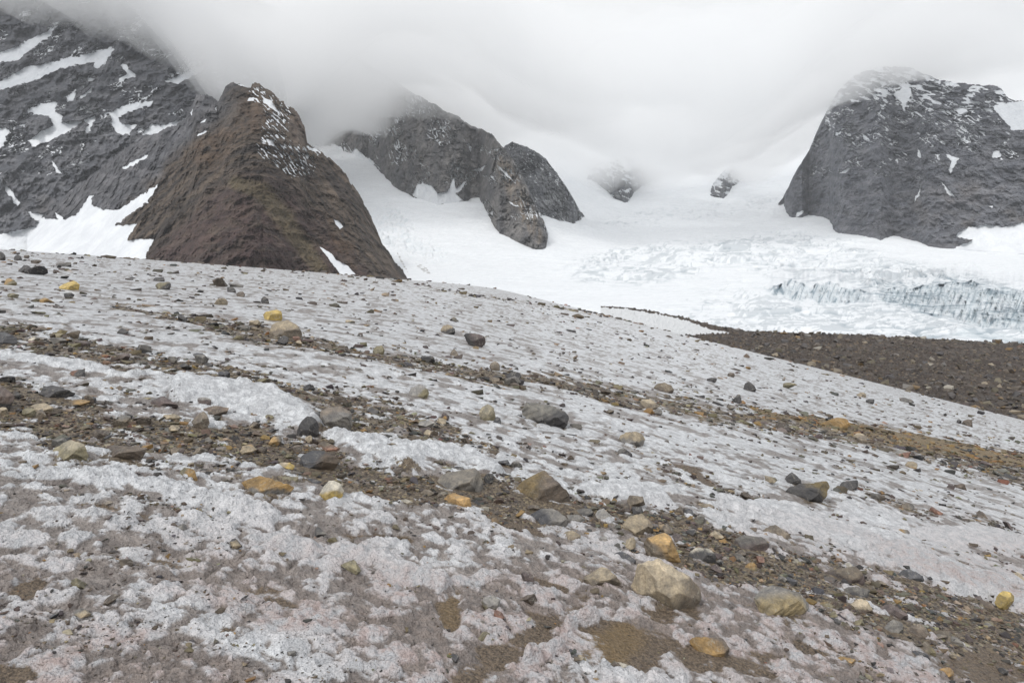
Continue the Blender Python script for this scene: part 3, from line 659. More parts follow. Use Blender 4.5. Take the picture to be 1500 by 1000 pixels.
NZ = [None]; FV = [None]
def refine(bm, size, px_size, seed, rough=1.0, traced=False):
    """break a coarse hull into a fine surface with ledges, pits and worn edges"""
    rc = np.random.default_rng(seed + 5)
    # flat joint faces, as in split rock
    if traced: NS = [np.array(q) + rc.normal(size=3) * .16 for q in ((-.8, -.65, .15), (.7, -.75, .2), (.0, -.45, .9), (-.3, -.8, .6), (.35, -.95, -.2))]
    else: NS = [rc.normal(size=3) + np.array([0, -.45, .5]) for _ in range(3 if px_size < 14 else 5)]
    for ni, nn in enumerate(NS):
        nn = nn / np.linalg.norm(nn)
        hmax = max(v.co.dot(Vector(nn)) for v in bm.verts); hmin = min(v.co.dot(Vector(nn)) for v in bm.verts)
        bmesh.ops.bisect_plane(bm, geom=bm.verts[:] + bm.edges[:] + bm.faces[:], plane_co=Vector(nn) * (hmax - (hmax - hmin) * (rc.uniform(.09, .19) if traced else rc.uniform(.10, .28))), plane_no=Vector(nn), clear_outer=True)
        pts = [v.co.copy() for v in bm.verts]; bm.clear()
        for p in pts: bm.verts.new(p)
        bmesh.ops.convex_hull(bm, input=bm.verts); bmesh.ops.delete(bm, geom=[v for v in bm.verts if not v.link_faces], context='VERTS')
    bmesh.ops.dissolve_limit(bm, angle_limit=.12, verts=bm.verts, edges=bm.edges)
    if px_size > 9: bmesh.ops.bevel(bm, geom=bm.edges[:], offset=size * .010, segments=1, affect='EDGES', clamp_overlap=True)
    bmesh.ops.triangulate(bm, faces=bm.faces[:])
    tgt = max(size / (px_size * .6), size / 52)
    for it in range(5):
        long_ = [e for e in bm.edges if e.calc_length() > tgt * 1.7]
        if not long_ or len(bm.faces) > 9000: break
        bmesh.ops.subdivide_edges(bm, edges=long_, cuts=1, use_grid_fill=False)
        bmesh.ops.triangulate(bm, faces=[f for f in bm.faces if len(f.verts) > 3])
    bm.normal_update()
    co = np.array([v.co[:] for v in bm.verts]); no = np.array([v.normal[:] for v in bm.verts])
    q = co / size; rng = np.random.default_rng(seed); off = rng.uniform(-50, 50, 3)
    a = fbm3(q[:, 0] * 2.2 + off[0], q[:, 1] * 2.2 + off[1], q[:, 2] * 2.2 + off[2], 5, seed, .55, True)
    ax = rng.normal(size=3); ax[2] += 1.5; ax /= np.linalg.norm(ax)
    lay = (q @ ax) * rng.uniform(5, 9) + .5 * fbm3(q[:, 0] * 3, q[:, 1] * 3, q[:, 2] * 3, 2, seed + 3)
    led = np.abs(lay - np.floor(lay) - .5) * 2
    fn = fbm3(q[:, 0] * 9 + off[1], q[:, 1] * 9, q[:, 2] * 9, 3, seed + 7)
    d = size * min(rough, 1.4) * (.006 * a + .012 * smooth(.3, .6, led) + .004 * fn - .007)
    co = co + no * d[:, None]
    for v, c in zip(bm.verts, co): v.co = c
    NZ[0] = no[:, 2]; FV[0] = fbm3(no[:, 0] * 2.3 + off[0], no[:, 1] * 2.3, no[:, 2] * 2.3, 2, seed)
    return q, a, led, fn
def bm_arrays(bm):
    bm.verts.index_update()
    return np.array([v.co[:] for v in bm.verts]), np.array([[v.index for v in f.verts] for f in bm.faces])
ROCK = mat_rock(); ROCKF = mat_rock('rock_far', .35)
def finish_rock(bm, size, px_size, seed, base, two, loc, name, label, cat, group, rough=1.0, far=False, traced=False):
    q, a, led, fn = refine(bm, size, px_size, seed, rough, traced)
    V, Fc = bm_arrays(bm); bm.free()
    top_light = smooth(-.2, .9, NZ[0])     # shading painted into the colour: upward faces lighter, sides darker
    c = np.repeat(np.array(base)[None], len(V), 0) * (1 + .18 * a + .12 * fn)[:, None]; c = c * ((.74 + .48 * top_light) * (1 + .6 * np.clip(FV[0], -.6, .6)))[:, None] + .022 * top_light[:, None]
    if two is not None:
        col2, axis, thr, soft = two
        ax = np.array(axis, float); ax /= np.linalg.norm(ax)
        zz = V / size; v = zz @ ax + .10 * a + .05 * fn; f = smooth(thr - soft, thr + soft, v)[:, None]
        c = c * (1 - f) + np.array(col2)[None] * (1 + .2 * a + .15 * fn)[:, None] * f
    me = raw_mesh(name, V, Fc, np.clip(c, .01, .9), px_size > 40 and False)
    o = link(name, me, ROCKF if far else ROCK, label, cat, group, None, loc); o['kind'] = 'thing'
    return o
def ground_at(px, py):
    """where the sight line through a photo pixel meets the snow slope"""
    t, e = ray(px, py); y = np.exp(np.linspace(math.log(1.5), math.log(220), 900))
    z = z_base(t * y, y) ; f = e * y - z
    k = np.where(f < 0)[0]
    k = k[0] if len(k) else len(y) - 1
    y0 = y[max(k - 1, 0)]; y1 = y[k]
    for _ in range(3):
        yy = np.linspace(y0, y1, 24); zz = z_ground(t * yy, yy); f = e * yy - zz; j = np.where(f < 0)[0]; j = j[0] if len(j) else 23
        y0 = yy[max(j - 1, 0)]; y1 = yy[j]
    return float(t * y1), float(y1)
PLACED = []   # x, y, radius in metres, photo px, py, short name
NI = [0]
def hero(short, label, base, pts, inner=(), two=None, cat='rock', name='rock', rough=1.0, dep=.5, sink=.1):
    """pts: outline in photo pixels, traced, clockwise; inner: ridge points that stand out towards the viewer"""
    P = np.array(pts, float); w = P[:, 0].max() - P[:, 0].min()
    while len(P) > 6:      # keep only the corners that shape the outline
        A = np.roll(P, 1, 0); B = np.roll(P, -1, 0); L = np.hypot(*(B - A).T) + 1e-6
        dd = np.abs((B[:, 0] - A[:, 0]) * (P[:, 1] - A[:, 1]) - (B[:, 1] - A[:, 1]) * (P[:, 0] - A[:, 0])) / L
        k = int(dd.argmin())
        if dd[k] > .045 * w: break
        P = np.delete(P, k, 0)
    w = P[:, 0].max() - P[:, 0].min(); h = P[:, 1].max() - P[:, 1].min(); yb = P[:, 1].max()
    cx = (P[:, 0].max() + P[:, 0].min()) / 2
    x0, y0 = ground_at(cx, yb - h * .12); m = y0 / 1000; W = w * m
    out = []
    def add(px, py, dm): t, e = ray(px, py); D = y0 + dm; out.append((t * D, D, e * D))
    for a, b in P:
        fr = (yb - b) / max(h, 1); add(a, b, dep * W * (.15 + .75 * fr))
    for q in inner:
        fr = (yb - q[1]) / max(h, 1); add(q[0], q[1], dep * W * (.75 * fr) - W * (q[2] if len(q) > 2 else .16))
    cy = P[:, 1].mean()
    for a, b in P[::2]:
        fr = (yb - b) / max(h, 1); add(cx + (a - cx) * .8, cy + (b - cy) * .85, W * (.45 + .35 * fr))
    o = np.array(out); c = o.mean(0); zb = float(z_ground(np.array([c[0]]), np.array([c[1]]))[0]); loc = (c[0], c[1], zb)
    low = o[o[:, 2] < np.median(o[:, 2])].copy(); low[:, 2] -= W * sink; low[:, :2] = c[:2] + (low[:, :2] - c[:2]) * .85
    o = np.concatenate([o, low]) - np.array(loc)
    NI[0] += 1
    if isinstance(base, str): base = PAL[base]
    if two: two = (PAL[two[0]] if isinstance(two[0], str) else two[0],) + tuple(two[1:])
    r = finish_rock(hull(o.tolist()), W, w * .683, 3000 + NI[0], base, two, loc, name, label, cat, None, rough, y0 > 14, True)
    PLACED.append((c[0], c[1], W * .5, cx, yb, short, W)); return r
UP = (0, 0, 1); BK = (0, 1, .6)
def quick(short, label, base, cx, yb, w, h, two=None, seed=0, cat='stone', name='stone', flat=None):
    rng = np.random.default_rng(seed + int(cx * 7 + yb * 13)); n = 8
    an = np.sort(rng.uniform(0, 1, n) * .5 + np.arange(n)) / n * 2 * math.pi
    pts = [(cx + w / 2 * math.cos(a) * rng.uniform(.8, 1.05), yb - h / 2 - h / 2 * math.sin(a) * rng.uniform(.75, 1.05)) for a in an]
    inner = [(cx + w * rng.uniform(-.22, .22), yb - h * rng.uniform(.35, .7), rng.uniform(.05, .16)) for _ in range(2)]
    return hero(short, label, base, pts, inner, two, cat, name)

hero('the big cracked tan block', 'big cracked tan block with dark lines, largest rock nearest the bottom of the picture', 'tn',
     [(920, 858), (926, 838), (934, 826), (951, 831), (965, 818), (985, 826), (1013, 846), (1032, 868), (1024, 894), (1002, 903), (979, 893), (951, 877)], [(968, 843, .2), (996, 871, .2), (948, 856, .12)], two=(PAL['gb'], (1, 0, -.8), .12, .12), rough=1.1, cat='boulder', name='boulder')
hero('the ochre and grey split rock', 'upright ochre rock with a grey side, leaning behind the cracked tan block', 'oc',
     [(940, 793), (946, 787), (974, 778), (982, 784), (999, 823), (990, 828), (966, 822), (943, 810)], [(979, 804, .15), (955, 800, .12)], two=('gb', (-1, -.3, -.7), .05, .1))
hero('the grey-tan faceted rock', 'grey tan faceted rock with an orange smear standing behind the ochre split rock', 'gb',
     [(908, 776), (920, 756), (940, 751), (952, 762), (961, 780), (950, 790), (937, 792), (916, 783)], [(943, 765, .18), (923, 782, .1)], two=('tn', (-.6, -.2, .9), .18, .12))
hero('the pale wedge rock', 'pale brown wedge rock with a sharp upper edge at the head of the muddy channel', 'gb',
     [(845, 860), (855, 846), (867, 837), (881, 829), (892, 832), (912, 854), (905, 862), (892, 862), (853, 867)], [(884, 847, .2), (860, 856, .12)], two=('tn', (0, 0, 1), .12, .06))
hero('the lichen spotted boulder', 'low grey boulder with a pale yellow lichen face lying on pinkish snow', 'gy',
     [(1104, 876), (1112, 860), (1130, 855), (1147, 857), (1183, 872), (1192, 886), (1185, 897), (1172, 907), (1136, 917), (1113, 901)], [(1116, 888, .14), (1172, 888, .14), (1150, 896, .16)], two=((.25, .205, .12), (0, -1, -.25), .02, .16), cat='boulder', name='boulder', rough=1.2)
hero('the two-tone ochre slab', 'wedge shaped slab, ochre above and dark grey below, on snow', 'gy',
     [(344, 722), (345, 708), (350, 703), (382, 696), (410, 703), (433, 713), (420, 727), (400, 735), (382, 740), (345, 729)], [(400, 721, .12), (352, 716, .05), (380, 718, .1)], two=('oc', (.1, .3, 1), .04, .04), cat='slab', name='rock_slab')
hero('the lumpy ochre stone', 'lumpy dull ochre stone tucked behind the two-tone slab', 'ol', [(392, 708), (396, 697), (415, 696), (437, 698), (438, 708), (425, 714), (400, 713)], two=('oc', UP, .15, .1))
hero('the black fin rock', 'black upright fin of rock with a sharp tip beside the bright snow ridge', 'dk',
     [(433, 637), (435, 628), (443, 615), (453, 606), (464, 614), (469, 628), (465, 645), (448, 640)], [(452, 622, .2), (460, 630, .12)], rough=1.2)
hero('the slate blue boulder', 'dark slate blue boulder with a thin white vein among the gravel', 'sl',
     [(434, 686), (436, 676), (440, 668), (457, 659), (473, 660), (498, 672), (495, 685), (480, 692), (462, 696), (444, 692)], [(469, 676, .2), (445, 684, .1)], two=(PAL['br'], (1, -.3, -.3), .12, .1), cat='boulder', name='boulder')
hero('the blunt grey boulder', 'blunt light grey boulder with a brown face behind the black fin', 'gy',
     [(465, 619), (469, 600), (484, 596), (499, 595), (515, 604), (517, 629), (500, 626), (488, 624)], [(507, 613, .15), (478, 612, .12)], two=((.19, .165, .14), BK, .15, .1), cat='boulder', name='boulder')
hero('the striated grey slab', 'wide striated grey slab with the small orange rock at its foot', 'gy',
     [(632, 714), (636, 704), (648, 693), (674, 687), (696, 685), (709, 697), (711, 715), (695, 722), (656, 726), (640, 722)], [(667, 704, .15), (690, 708, .15)], two=((.20, .185, .16), UP, .16, .08), rough=1.5, cat='slab', name='rock_slab')
hero('the orange rock', 'smooth rounded orange rock leaning on the striated grey slab', 'or',
     [(647, 733), (652, 726), (663, 721), (677, 723), (688, 728), (693, 744), (686, 750), (677, 751), (653, 745)], [(668, 735, .12)], rough=.6)
hero('the big brown-backed boulder', 'big peaked boulder, brown with dark grey front, largest on the gravel band', 'br',
     [(748, 721), (757, 709), (768, 701), (783, 692), (797, 687), (811, 696), (827, 712), (848, 736), (840, 746), (812, 744), (781, 738), (752, 730)], [(816, 704, .12), (779, 720, .16), (800, 728, .16)], two=((.155, .118, .062), (-1, .2, .25), .12, .14), cat='boulder', name='boulder')
hero('the pitted dark boulder', 'pitted dark grey boulder standing alone on clean snow with a lighter top', 'dk',
     [(761, 604), (765, 596), (771, 589), (790, 590), (808, 593), (820, 598), (833, 604), (836, 616), (830, 625), (824, 629), (806, 627), (792, 625), (768, 612)], [(800, 611, .12), (784, 607, .14), (822, 614, .12)], two=((.17, .165, .15), (-.5, .4, 1), .14, .1), rough=1.8, cat='boulder', name='boulder')
hero('the tan topped stone', 'flat topped tan stone with dark underside, on snow behind a small dark wedge', 'gy', [(904, 645), (908, 638), (917, 633), (939, 631), (947, 643), (945, 652), (941, 656), (925, 653), (907, 649)], [(931, 645, .12)], two=('tn', UP, .17, .05))
hero('the small dark wedge', 'small dark wedge just in front of the tan topped stone', 'gy', [(904, 661), (908, 656), (915, 656), (929, 667), (926, 671), (917, 671), (906, 667)], two=('dk', (1, -.5, -.5), -.1, .1), cat='stone', name='stone')
hero('the tent shaped boulder', 'tent shaped brown boulder with a yellow rock perched behind its top', 'gb', [(391, 491), (394, 481), (399, 472), (421, 468), (435, 476), (445, 490), (432, 495), (415, 498), (400, 496)], [(410, 484, .14), (428, 488, .1)], cat='boulder', name='boulder', two=('tn', (0, .3, 1), .22, .06))
hero('the perched yellow rock', 'bright yellow angular rock perched behind the tent shaped boulder', 'yl', [(384, 461), (388, 457), (396, 456), (406, 453), (412, 456), (415, 467), (405, 471), (398, 470), (387, 470)], [(401, 462, .1)], rough=.7)
hero('the yellow boulder', 'rounded yellow boulder highest up the slope, above a small dark stone', 'yl', [(84, 421), (90, 416), (100, 412), (109, 410), (118, 418), (116, 426), (106, 427), (96, 427)], [(105, 419, .1)], two=(PAL['ol'], (0, 0, -1), .05, .06), cat='boulder', name='boulder')
quick('the olive stone', 'small dark olive stone just below the yellow boulder', 'ol', 101, 437, 21, 9, two=('dk', UP, .1, .05))
hero('the dark double-humped boulder', 'dark brown double humped boulder on the upper slope above the yellow boulder', 'dk', [(24, 396), (27, 390), (30, 388), (40, 388), (52, 397), (50, 401), (44, 401), (26, 399)], [(36, 393, .1)], cat='boulder', name='boulder')
hero('the mossy olive boulder', 'pale topped olive boulder, broad and blunt, at the lower edge of the gravel', 'ol', [(66, 661), (74, 657), (88, 647), (104, 643), (124, 651), (131, 668), (124, 678), (106, 687), (88, 684), (76, 674)], [(118, 660, .1), (90, 664, .16), (106, 672, .14)], two=((.32, .29, .22), UP, .22, .05), cat='boulder', name='boulder')
hero('the reddish brown low rock', 'low reddish brown rock with a notch beside the mossy olive boulder', 'br', [(146, 672), (152, 660), (164, 651), (176, 654), (190, 656), (216, 656), (211, 668), (202, 674), (180, 678), (160, 681)], [(172, 664, .12), (196, 664, .12)])
hero('the ochre knob', 'knobbly ochre and brown stone standing upright in white snow', 'ol', [(259, 699), (263, 690), (270, 684), (284, 687), (288, 695), (291, 705), (286, 709), (273, 708), (262, 704)], [(276, 695, .15)], two=('oc', (1, -.6, 0), .02, .1), rough=1.6)
hero('the layered dark slabs', 'layered black slab stack with pale edges amid the gravel', 'dk', [(55, 587), (58, 574), (66, 566), (78, 562), (100, 569), (112, 576), (108, 582), (96, 585), (72, 590)], [(70, 580, .12), (96, 577, .1)], rough=1.7, cat='slab', name='rock_slab')
hero('the purple-brown hump', 'smooth purple brown hump of rock in front of the bright snow ridge', 'pb', [(216, 594), (222, 585), (230, 579), (240, 580), (248, 584), (264, 595), (258, 598), (240, 598), (224, 597)], [(238, 590, .12)], rough=.7)
hero('the half orange block', 'small block, half rusty orange and half black, alone on snow', 'dk', [(97, 550), (102, 545), (109, 541), (124, 541), (126, 554), (114, 556), (104, 554)], [(113, 549, .12)], two=('rd', (-1, 0, 0), .05, .04))
hero('the tall dark rock', 'tall dark brown rock cut off by the edge of the picture', 'dk', [(-26, 596), (-20, 570), (0, 563), (12, 570), (22, 581), (17, 597), (8, 602), (-10, 604)], [(2, 584, .12)], two=((.12, .095, .085), UP, .28, .06), cat='boulder', name='boulder')
hero('the flat tan slabs', 'flat tan slab tilted over its neighbours below the black slab stack', 'tn', [(40, 597), (52, 591), (66, 590), (80, 598), (70, 602), (54, 604)], cat='slab', name='rock_slab')
quick('the pale flake', 'pale tan flake at the picture edge below the tall dark rock', 'tn', 4, 608, 22, 12)
quick('the ochre flake', 'ochre brown flake under the front lip of the flat tan slab', 'ol', 42, 610, 24, 14)
hero('the grey pyramid', 'grey brown pyramid stone in the gravel below the snow ridge', 'gb', [(279, 618), (288, 608), (299, 601), (304, 606), (308, 619), (305, 626), (295, 628), (284, 624)], [(296, 615, .18)])
hero('the brown plank stone', 'long flat brown stone like a short plank lying on white snow', 'br', [(292, 600), (302, 596), (316, 594), (336, 597), (334, 604), (323, 608), (312, 603), (298, 603)], two=((.17, .135, .11), UP, .08, .04))
hero('the light grey block', 'light grey square block behind the plank stone', 'lg', [(285, 592), (286, 586), (290, 582), (302, 581), (310, 585), (310, 593), (299, 594), (288, 597)], two=(PAL['pb'], (0, -1, -.8), .05, .04))
hero('the pale yellow stained rock', 'pale cream rock with a yellow stain sitting in wet snow', 'pl', [(464, 732), (470, 716), (477, 702), (490, 702), (501, 709), (505, 720), (496, 738), (488, 745), (474, 740)], [(484, 718, .12)], two=((.33, .25, .09), (0, -1, -.6), .08, .1))
hero('the brown sliver', 'brown sliver of rock right beside the pale cream rock', 'gb', [(497, 722), (506, 712), (520, 716), (531, 725), (520, 732), (505, 734)])
hero('the rose brown wedge', 'rose brown wedge half buried at the tip of the second snow ridge', 'gb', [(573, 672), (582, 673), (603, 677), (621, 687), (618, 694), (611, 696), (592, 693), (576, 688)], [(596, 684, .12)], two=((.20, .16, .135), UP, .1, .05))
hero('the black chip', 'black chip standing on its corner in the second bright snow ridge', 'dk', [(565, 656), (574, 654), (587, 660), (584, 666), (574, 668), (570, 661)], cat='stone', name='stone')
hero('the veined grey boulder', 'grey boulder with fine white veins in front of the big peaked boulder', 'gy', [(768, 765), (776, 753), (792, 745), (813, 744), (828, 752), (837, 763), (825, 776), (808, 781), (785, 778), (773, 772)], [(800, 760, .15), (822, 764, .1)], two=(PAL['sl'], (-1, -.5, -.3), .02, .14))
hero('the dark mossy boulder', 'dark mossy brown boulder, largest on the far side of the white snow tongue', 'dk', [(1140, 726), (1150, 717), (1162, 709), (1190, 705), (1213, 705), (1221, 716), (1212, 728), (1200, 736), (1180, 740), (1160, 734)], [(1190, 716, .12), (1206, 720, .1)], two=((.16, .125, .06), (.9, .2, 1), .24, .08), rough=1.4, cat='boulder', name='boulder')
hero('the dark cone', 'dark cone shaped rock just behind the dark mossy boulder', 'dk', [(1146, 707), (1152, 697), (1160, 690), (1168, 696), (1177, 706), (1172, 712), (1157, 713)], [(1162, 702, .12)])
hero('the crumbly black rock', 'crumbly black rock to the right of the dark mossy boulder', 'dk', [(1229, 712), (1232, 705), (1244, 706), (1257, 702), (1258, 712), (1253, 719), (1240, 718), (1232, 721)], rough=1.9)
hero('the brown-grey cobble', 'rounded brown grey cobble beside the tilted grey plate', 'pb', [(1073, 797), (1078, 788), (1088, 783), (1102, 783), (1116, 786), (1130, 797), (1127, 806), (1114, 811), (1095, 809), (1082, 805)], [(1100, 796, .14)], two=(PAL['gy'], UP, .16, .1), rough=.9)
hero('the tilted grey plate', 'tilted grey brown plate with a crisp point behind the rounded cobble', 'gb', [(1116, 776), (1126, 770), (1136, 768), (1146, 776), (1158, 784), (1167, 794), (1150, 797), (1138, 790)], [(1142, 783, .1)])
hero('the white-veined black rock', 'black rock crossed by broad white veins beside a patch of blue ice', 'dk', [(1005, 818), (1012, 806), (1022, 801), (1041, 803), (1050, 815), (1049, 829), (1034, 828), (1018, 825)], [(1030, 815, .12)], two=((.38, .36, .31), (0, .3, 1), .26, .03))
hero('the sunken ochre slab', 'ochre slab half sunk in brown mud below the cracked tan block', 'br', [(1008, 939), (1014, 932), (1024, 930), (1045, 930), (1060, 933), (1070, 950), (1069, 964), (1052, 966), (1030, 960), (1016, 952)], two=('oc', (-.6, -.6, .2), .0, .16), cat='slab', name='rock_slab', sink=.03)
hero('the tan backed long rock', 'long low rock, tan on top and dark in front, above the flat grey block', 'pb', [(1198, 844), (1208, 836), (1222, 831), (1240, 828), (1253, 829), (1271, 846), (1270, 856), (1252, 858), (1230, 856), (1212, 854)], [(1240, 846, .1)], two=('gb', UP, .13, .05))
hero('the flat grey block', 'flat topped grey block with a dark front under the long low rock', 'dk', [(1234, 862), (1244, 858), (1260, 859), (1277, 863), (1273, 873), (1268, 880), (1253, 880), (1242, 877)], two=('gy', UP, .1, .04))
hero('the tan arrowhead', 'tan arrowhead shaped stone with a dark underside next to the flat grey block', 'tn', [(1243, 886), (1252, 878), (1261, 875), (1271, 880), (1277, 890), (1282, 899), (1270, 903), (1257, 900)], [(1260, 886, .1)], two=('br', (0, -.5, -1), .08, .05))
hero('the honey yellow stone', 'honey yellow stone near the right edge on the gravel spread', 'yl', [(1456, 883), (1460, 872), (1469, 864), (1480, 866), (1488, 872), (1486, 884), (1478, 891), (1464, 889)], [(1472, 876, .12)], rough=.8)
hero('the ochre mottled stone', 'mottled ochre olive stone to the right of the lichen faced boulder', 'ol', [(1192, 890), (1200, 882), (1212, 880), (1226, 890), (1224, 898), (1212, 901), (1196, 897)], two=('oc', UP, .12, .1))
hero('the slate rock in the snow edge', 'slate grey rock sticking out along the lower edge of the white snow tongue', 'sl', [(1313, 841), (1322, 835), (1332, 833), (1346, 838), (1358, 846), (1352, 853), (1338, 854), (1322, 850)], [(1336, 843, .1)])
hero('the brown triangular rock', 'brown grey triangular rock right of the tan arrowhead', 'pb', [(1284, 893), (1294, 885), (1307, 884), (1322, 893), (1338, 906), (1326, 910), (1306, 905), (1290, 901)], [(1308, 895, .1)])
hero('the humped brown rock', 'humped brown rock with a pale top near a patch of blue snow', 'br', [(1322, 926), (1332, 917), (1346, 912), (1356, 918), (1370, 936), (1358, 938), (1340, 932)], two=((.2, .165, .13), UP, .16, .06))
hero('the grey mound rock', 'dull grey mound of rock between the arrowhead and the humped brown rock', 'gy', [(1292, 930), (1296, 916), (1308, 906), (1322, 912), (1326, 928), (1312, 934), (1300, 935)])
hero('the dark flat rock', 'dark flat rock with an ochre crust at its upper corner', 'sl', [(1316, 962), (1326, 955), (1342, 952), (1358, 958), (1370, 970), (1356, 976), (1334, 974)], two=('oc', (.1, .6, 1), .22, .03))
hero('the crumbly ochre stone', 'crumbly bright ochre stone nearest the bottom right corner', 'or', [(1371, 984), (1378, 979), (1388, 976), (1396, 980), (1401, 989), (1392, 994), (1380, 993)], rough=1.5)
hero('the orange crust', 'orange crusted lump in brown mud left of the pink stone', 'oc', [(1222, 967), (1230, 961), (1241, 961), (1252, 964), (1258, 971), (1246, 977), (1230, 974)], rough=1.6)
hero('the pink stone', 'small dull pink stone on snow near the bottom', (.26, .17, .14), [(1278, 946), (1284, 939), (1292, 940), (1297, 949), (1290, 954), (1282, 952)], cat='stone', name='stone')
hero('the small ochre knob', 'small ochre knob by the rounded brown grey cobble', 'ol', [(1088, 834), (1092, 826), (1102, 822), (1110, 828), (1110, 838), (1098, 840)], two=('oc', UP, .1, .1), cat='stone', name='stone')
hero('the dark oval boulder', 'dark reddish brown oval boulder lying on smooth snow up the slope', 'pb', [(678, 491), (682, 486), (690, 486), (702, 489), (711, 494), (713, 502), (707, 508), (696, 507), (683, 501)], [(696, 497, .1)], cat='boulder', name='boulder', two=('dk', (-1, 0, -.6), .0, .1))
hero('the tan capped dark rock', 'dark grey rock with a tan cap left of the reddish oval boulder', 'dk', [(644, 484), (648, 477), (657, 475), (664, 479), (668, 487), (663, 490), (650, 489)], two=('tn', (-.3, .2, 1), .26, .05))
hero('the square brown stone', 'square brown stone at the edge of the thin debris line', 'ol', [(545, 515), (549, 507), (560, 506), (565, 515), (562, 518), (550, 519)])
hero('the little cone stone', 'little dark cone of stone standing below the oval boulder', 'gb', [(658, 521), (661, 515), (665, 510), (669, 515), (673, 522), (665, 523)], cat='stone', name='stone')
hero('the grey brown hump stone', 'grey brown hump stone behind the thin debris line', 'gb', [(716, 538), (719, 531), (726, 528), (732, 534), (733, 541), (724, 543)])
hero('the black loaf stone', 'black loaf shaped stone lying on the debris line', 'dk', [(740, 552), (744, 546), (753, 544), (762, 546), (765, 552), (760, 558), (748, 558)])
hero('the pale upright rock', 'pale greenish upright rock with a dark foot left of the pitted dark boulder', 'ol', [(701, 606), (705, 597), (714, 590), (723, 594), (726, 604), (728, 616), (716, 622), (705, 618)], [(714, 604, .12)], two=((.28, .255, .19), (-.4, 0, 1), .2, .12), rough=1.2)
hero('the dark foot stone', 'dark stone tight against the right foot of the pale upright rock', 'sl', [(722, 618), (727, 609), (733, 612), (735, 620), (730, 626), (724, 624)], cat='stone', name='stone')
hero('the mottled grey mound', 'mottled pale grey mound rock in thin gravel above the second snow ridge', 'lg', [(597, 574), (603, 567), (614, 564), (624, 567), (630, 575), (627, 583), (612, 581), (600, 579)], two=('ol', (1, -.4, -.6), .1, .1), rough=1.3)
hero('the brown potato stone', 'brown potato shaped stone alone on snow above the tan debris band', 'br', [(956, 568), (961, 562), (973, 560), (983, 564), (989, 571), (984, 577), (972, 574), (962, 572)], two=((.19, .16, .12), UP, .14, .06))
hero('the black peaked stone', 'black peaked stone on smooth snow right of the brown potato stone', 'dk', [(1088, 569), (1090, 562), (1097, 558), (1103, 562), (1109, 571), (1103, 575), (1092, 573)])
quick('the dark stone pair', 'dark stone left of the black peaked stone on smooth snow', 'dk', 1043, 561, 18, 9)
quick('the brown stone of the pair', 'small brown stone above the dark one on smooth snow', 'br', 1071, 553, 14, 8)
hero('the lone dark rock by the edge', 'dark brown rock near the lower edge of the snow facing the moraine', 'br', [(1408, 620), (1412, 615), (1420, 613), (1427, 617), (1426, 625), (1414, 625)])
quick('the stone beside it', 'small dark stone touching the dark brown rock facing the moraine', 'dk', 1405, 621, 9, 8)
quick('the tan chip', 'pale orange tan chip on snow above the ochre gravel', 'tn', 1262, 583, 17, 9)
quick('the dark chip', 'dark chip just right of the pale orange tan chip', 'dk', 1275, 592, 16, 9)
hero('the olive grey block', 'olive grey block in front of a black slab high on the slope', 'ol', [(226, 418), (232, 414), (240, 413), (250, 413), (251, 422), (245, 425), (230, 424)], two=(PAL['dk'], (1, -.4, -.5), .05, .1))
hero('the black slab', 'flat black slab directly behind the olive grey block', 'dk', [(222, 409), (226, 406), (240, 406), (242, 412), (232, 413), (226, 412)], cat='slab', name='rock_slab')
hero('the dark ramp rock', 'dark ramp shaped rock rising to the right near the skyline', 'dk', [(80, 387), (90, 386), (98, 384), (104, 384), (106, 392), (96, 392), (86, 391)], two=('gy', UP, .12, .05))
hero('the dark egg stone', 'dark egg shaped stone near the skyline right of the darkest corner rock', 'dk', [(19, 381), (21, 375), (26, 372), (31, 376), (33, 381), (25, 383)])
hero('the corner skyline rock', 'black rock at the left end of the snow skyline', 'dk', [(-10, 379), (-6, 370), (2, 368), (7, 373), (9, 380), (0, 383)])
hero('the ochre skyline stone', 'flat ochre brown stone below the double humped boulder', 'oc', [(2, 415), (6, 409), (13, 407), (21, 410), (26, 416), (16, 419), (6, 419)], two=('ol', (1, 0, -1), .02, .1))
quick('the brown low stone', 'low brown stone right of the egg shaped stone near the skyline', 'br', 53, 386, 21, 6)
quick('the small brown skyline stone', 'small brown stone between egg stone and ramp rock', 'br', 39, 379, 12, 6)
hero('the grey edge rock', 'large dark grey rock in the second gravel band at the picture edge', 'sl', [(-20, 503), (-10, 488), (8, 485), (20, 490), (29, 497), (24, 506), (6, 509)], [(8, 497, .1)], cat='boulder', name='boulder')
quick('the olive edge stone', 'flat olive brown stone above the second gravel band', 'ol', 18, 436, 24, 7)
quick('the dark band stone', 'dark grey stone in the second gravel band, roundest there', 'sl', 291, 527, 20, 12)
quick('the blackish band stone', 'blackish stone to the right of the roundest dark grey one', 'dk', 305, 541, 18, 11)
hero('the dark twin rock', 'dark angular rock, first of a pair high on the slope', 'dk', [(330, 424), (333, 419), (341, 420), (347, 427), (343, 431), (334, 429)])
hero('the brown twin rock', 'mottled brown rock touching the dark angular one high on the slope', 'br', [(345, 431), (349, 427), (356, 427), (360, 432), (356, 436), (349, 435)])
hero('the black notch stone', 'black notched stone with a white chip on its face', 'dk', [(381, 441), (383, 436), (388, 434), (393, 438), (395, 445), (388, 446)])
hero('the orange tan cobble', 'orange tan cobble lying below the ochre gravel band', 'or', [(1325, 680), (1329, 676), (1338, 675), (1346, 680), (1343, 686), (1332, 687)], two=('tn', UP, .1, .05), rough=.7)
hero('the tan band rock', 'low tan rock within the tan debris band', 'tn', [(936, 588), (942, 584), (953, 584), (967, 594), (958, 600), (944, 597)], two=('gb', (0, -1, -1), .0, .1))
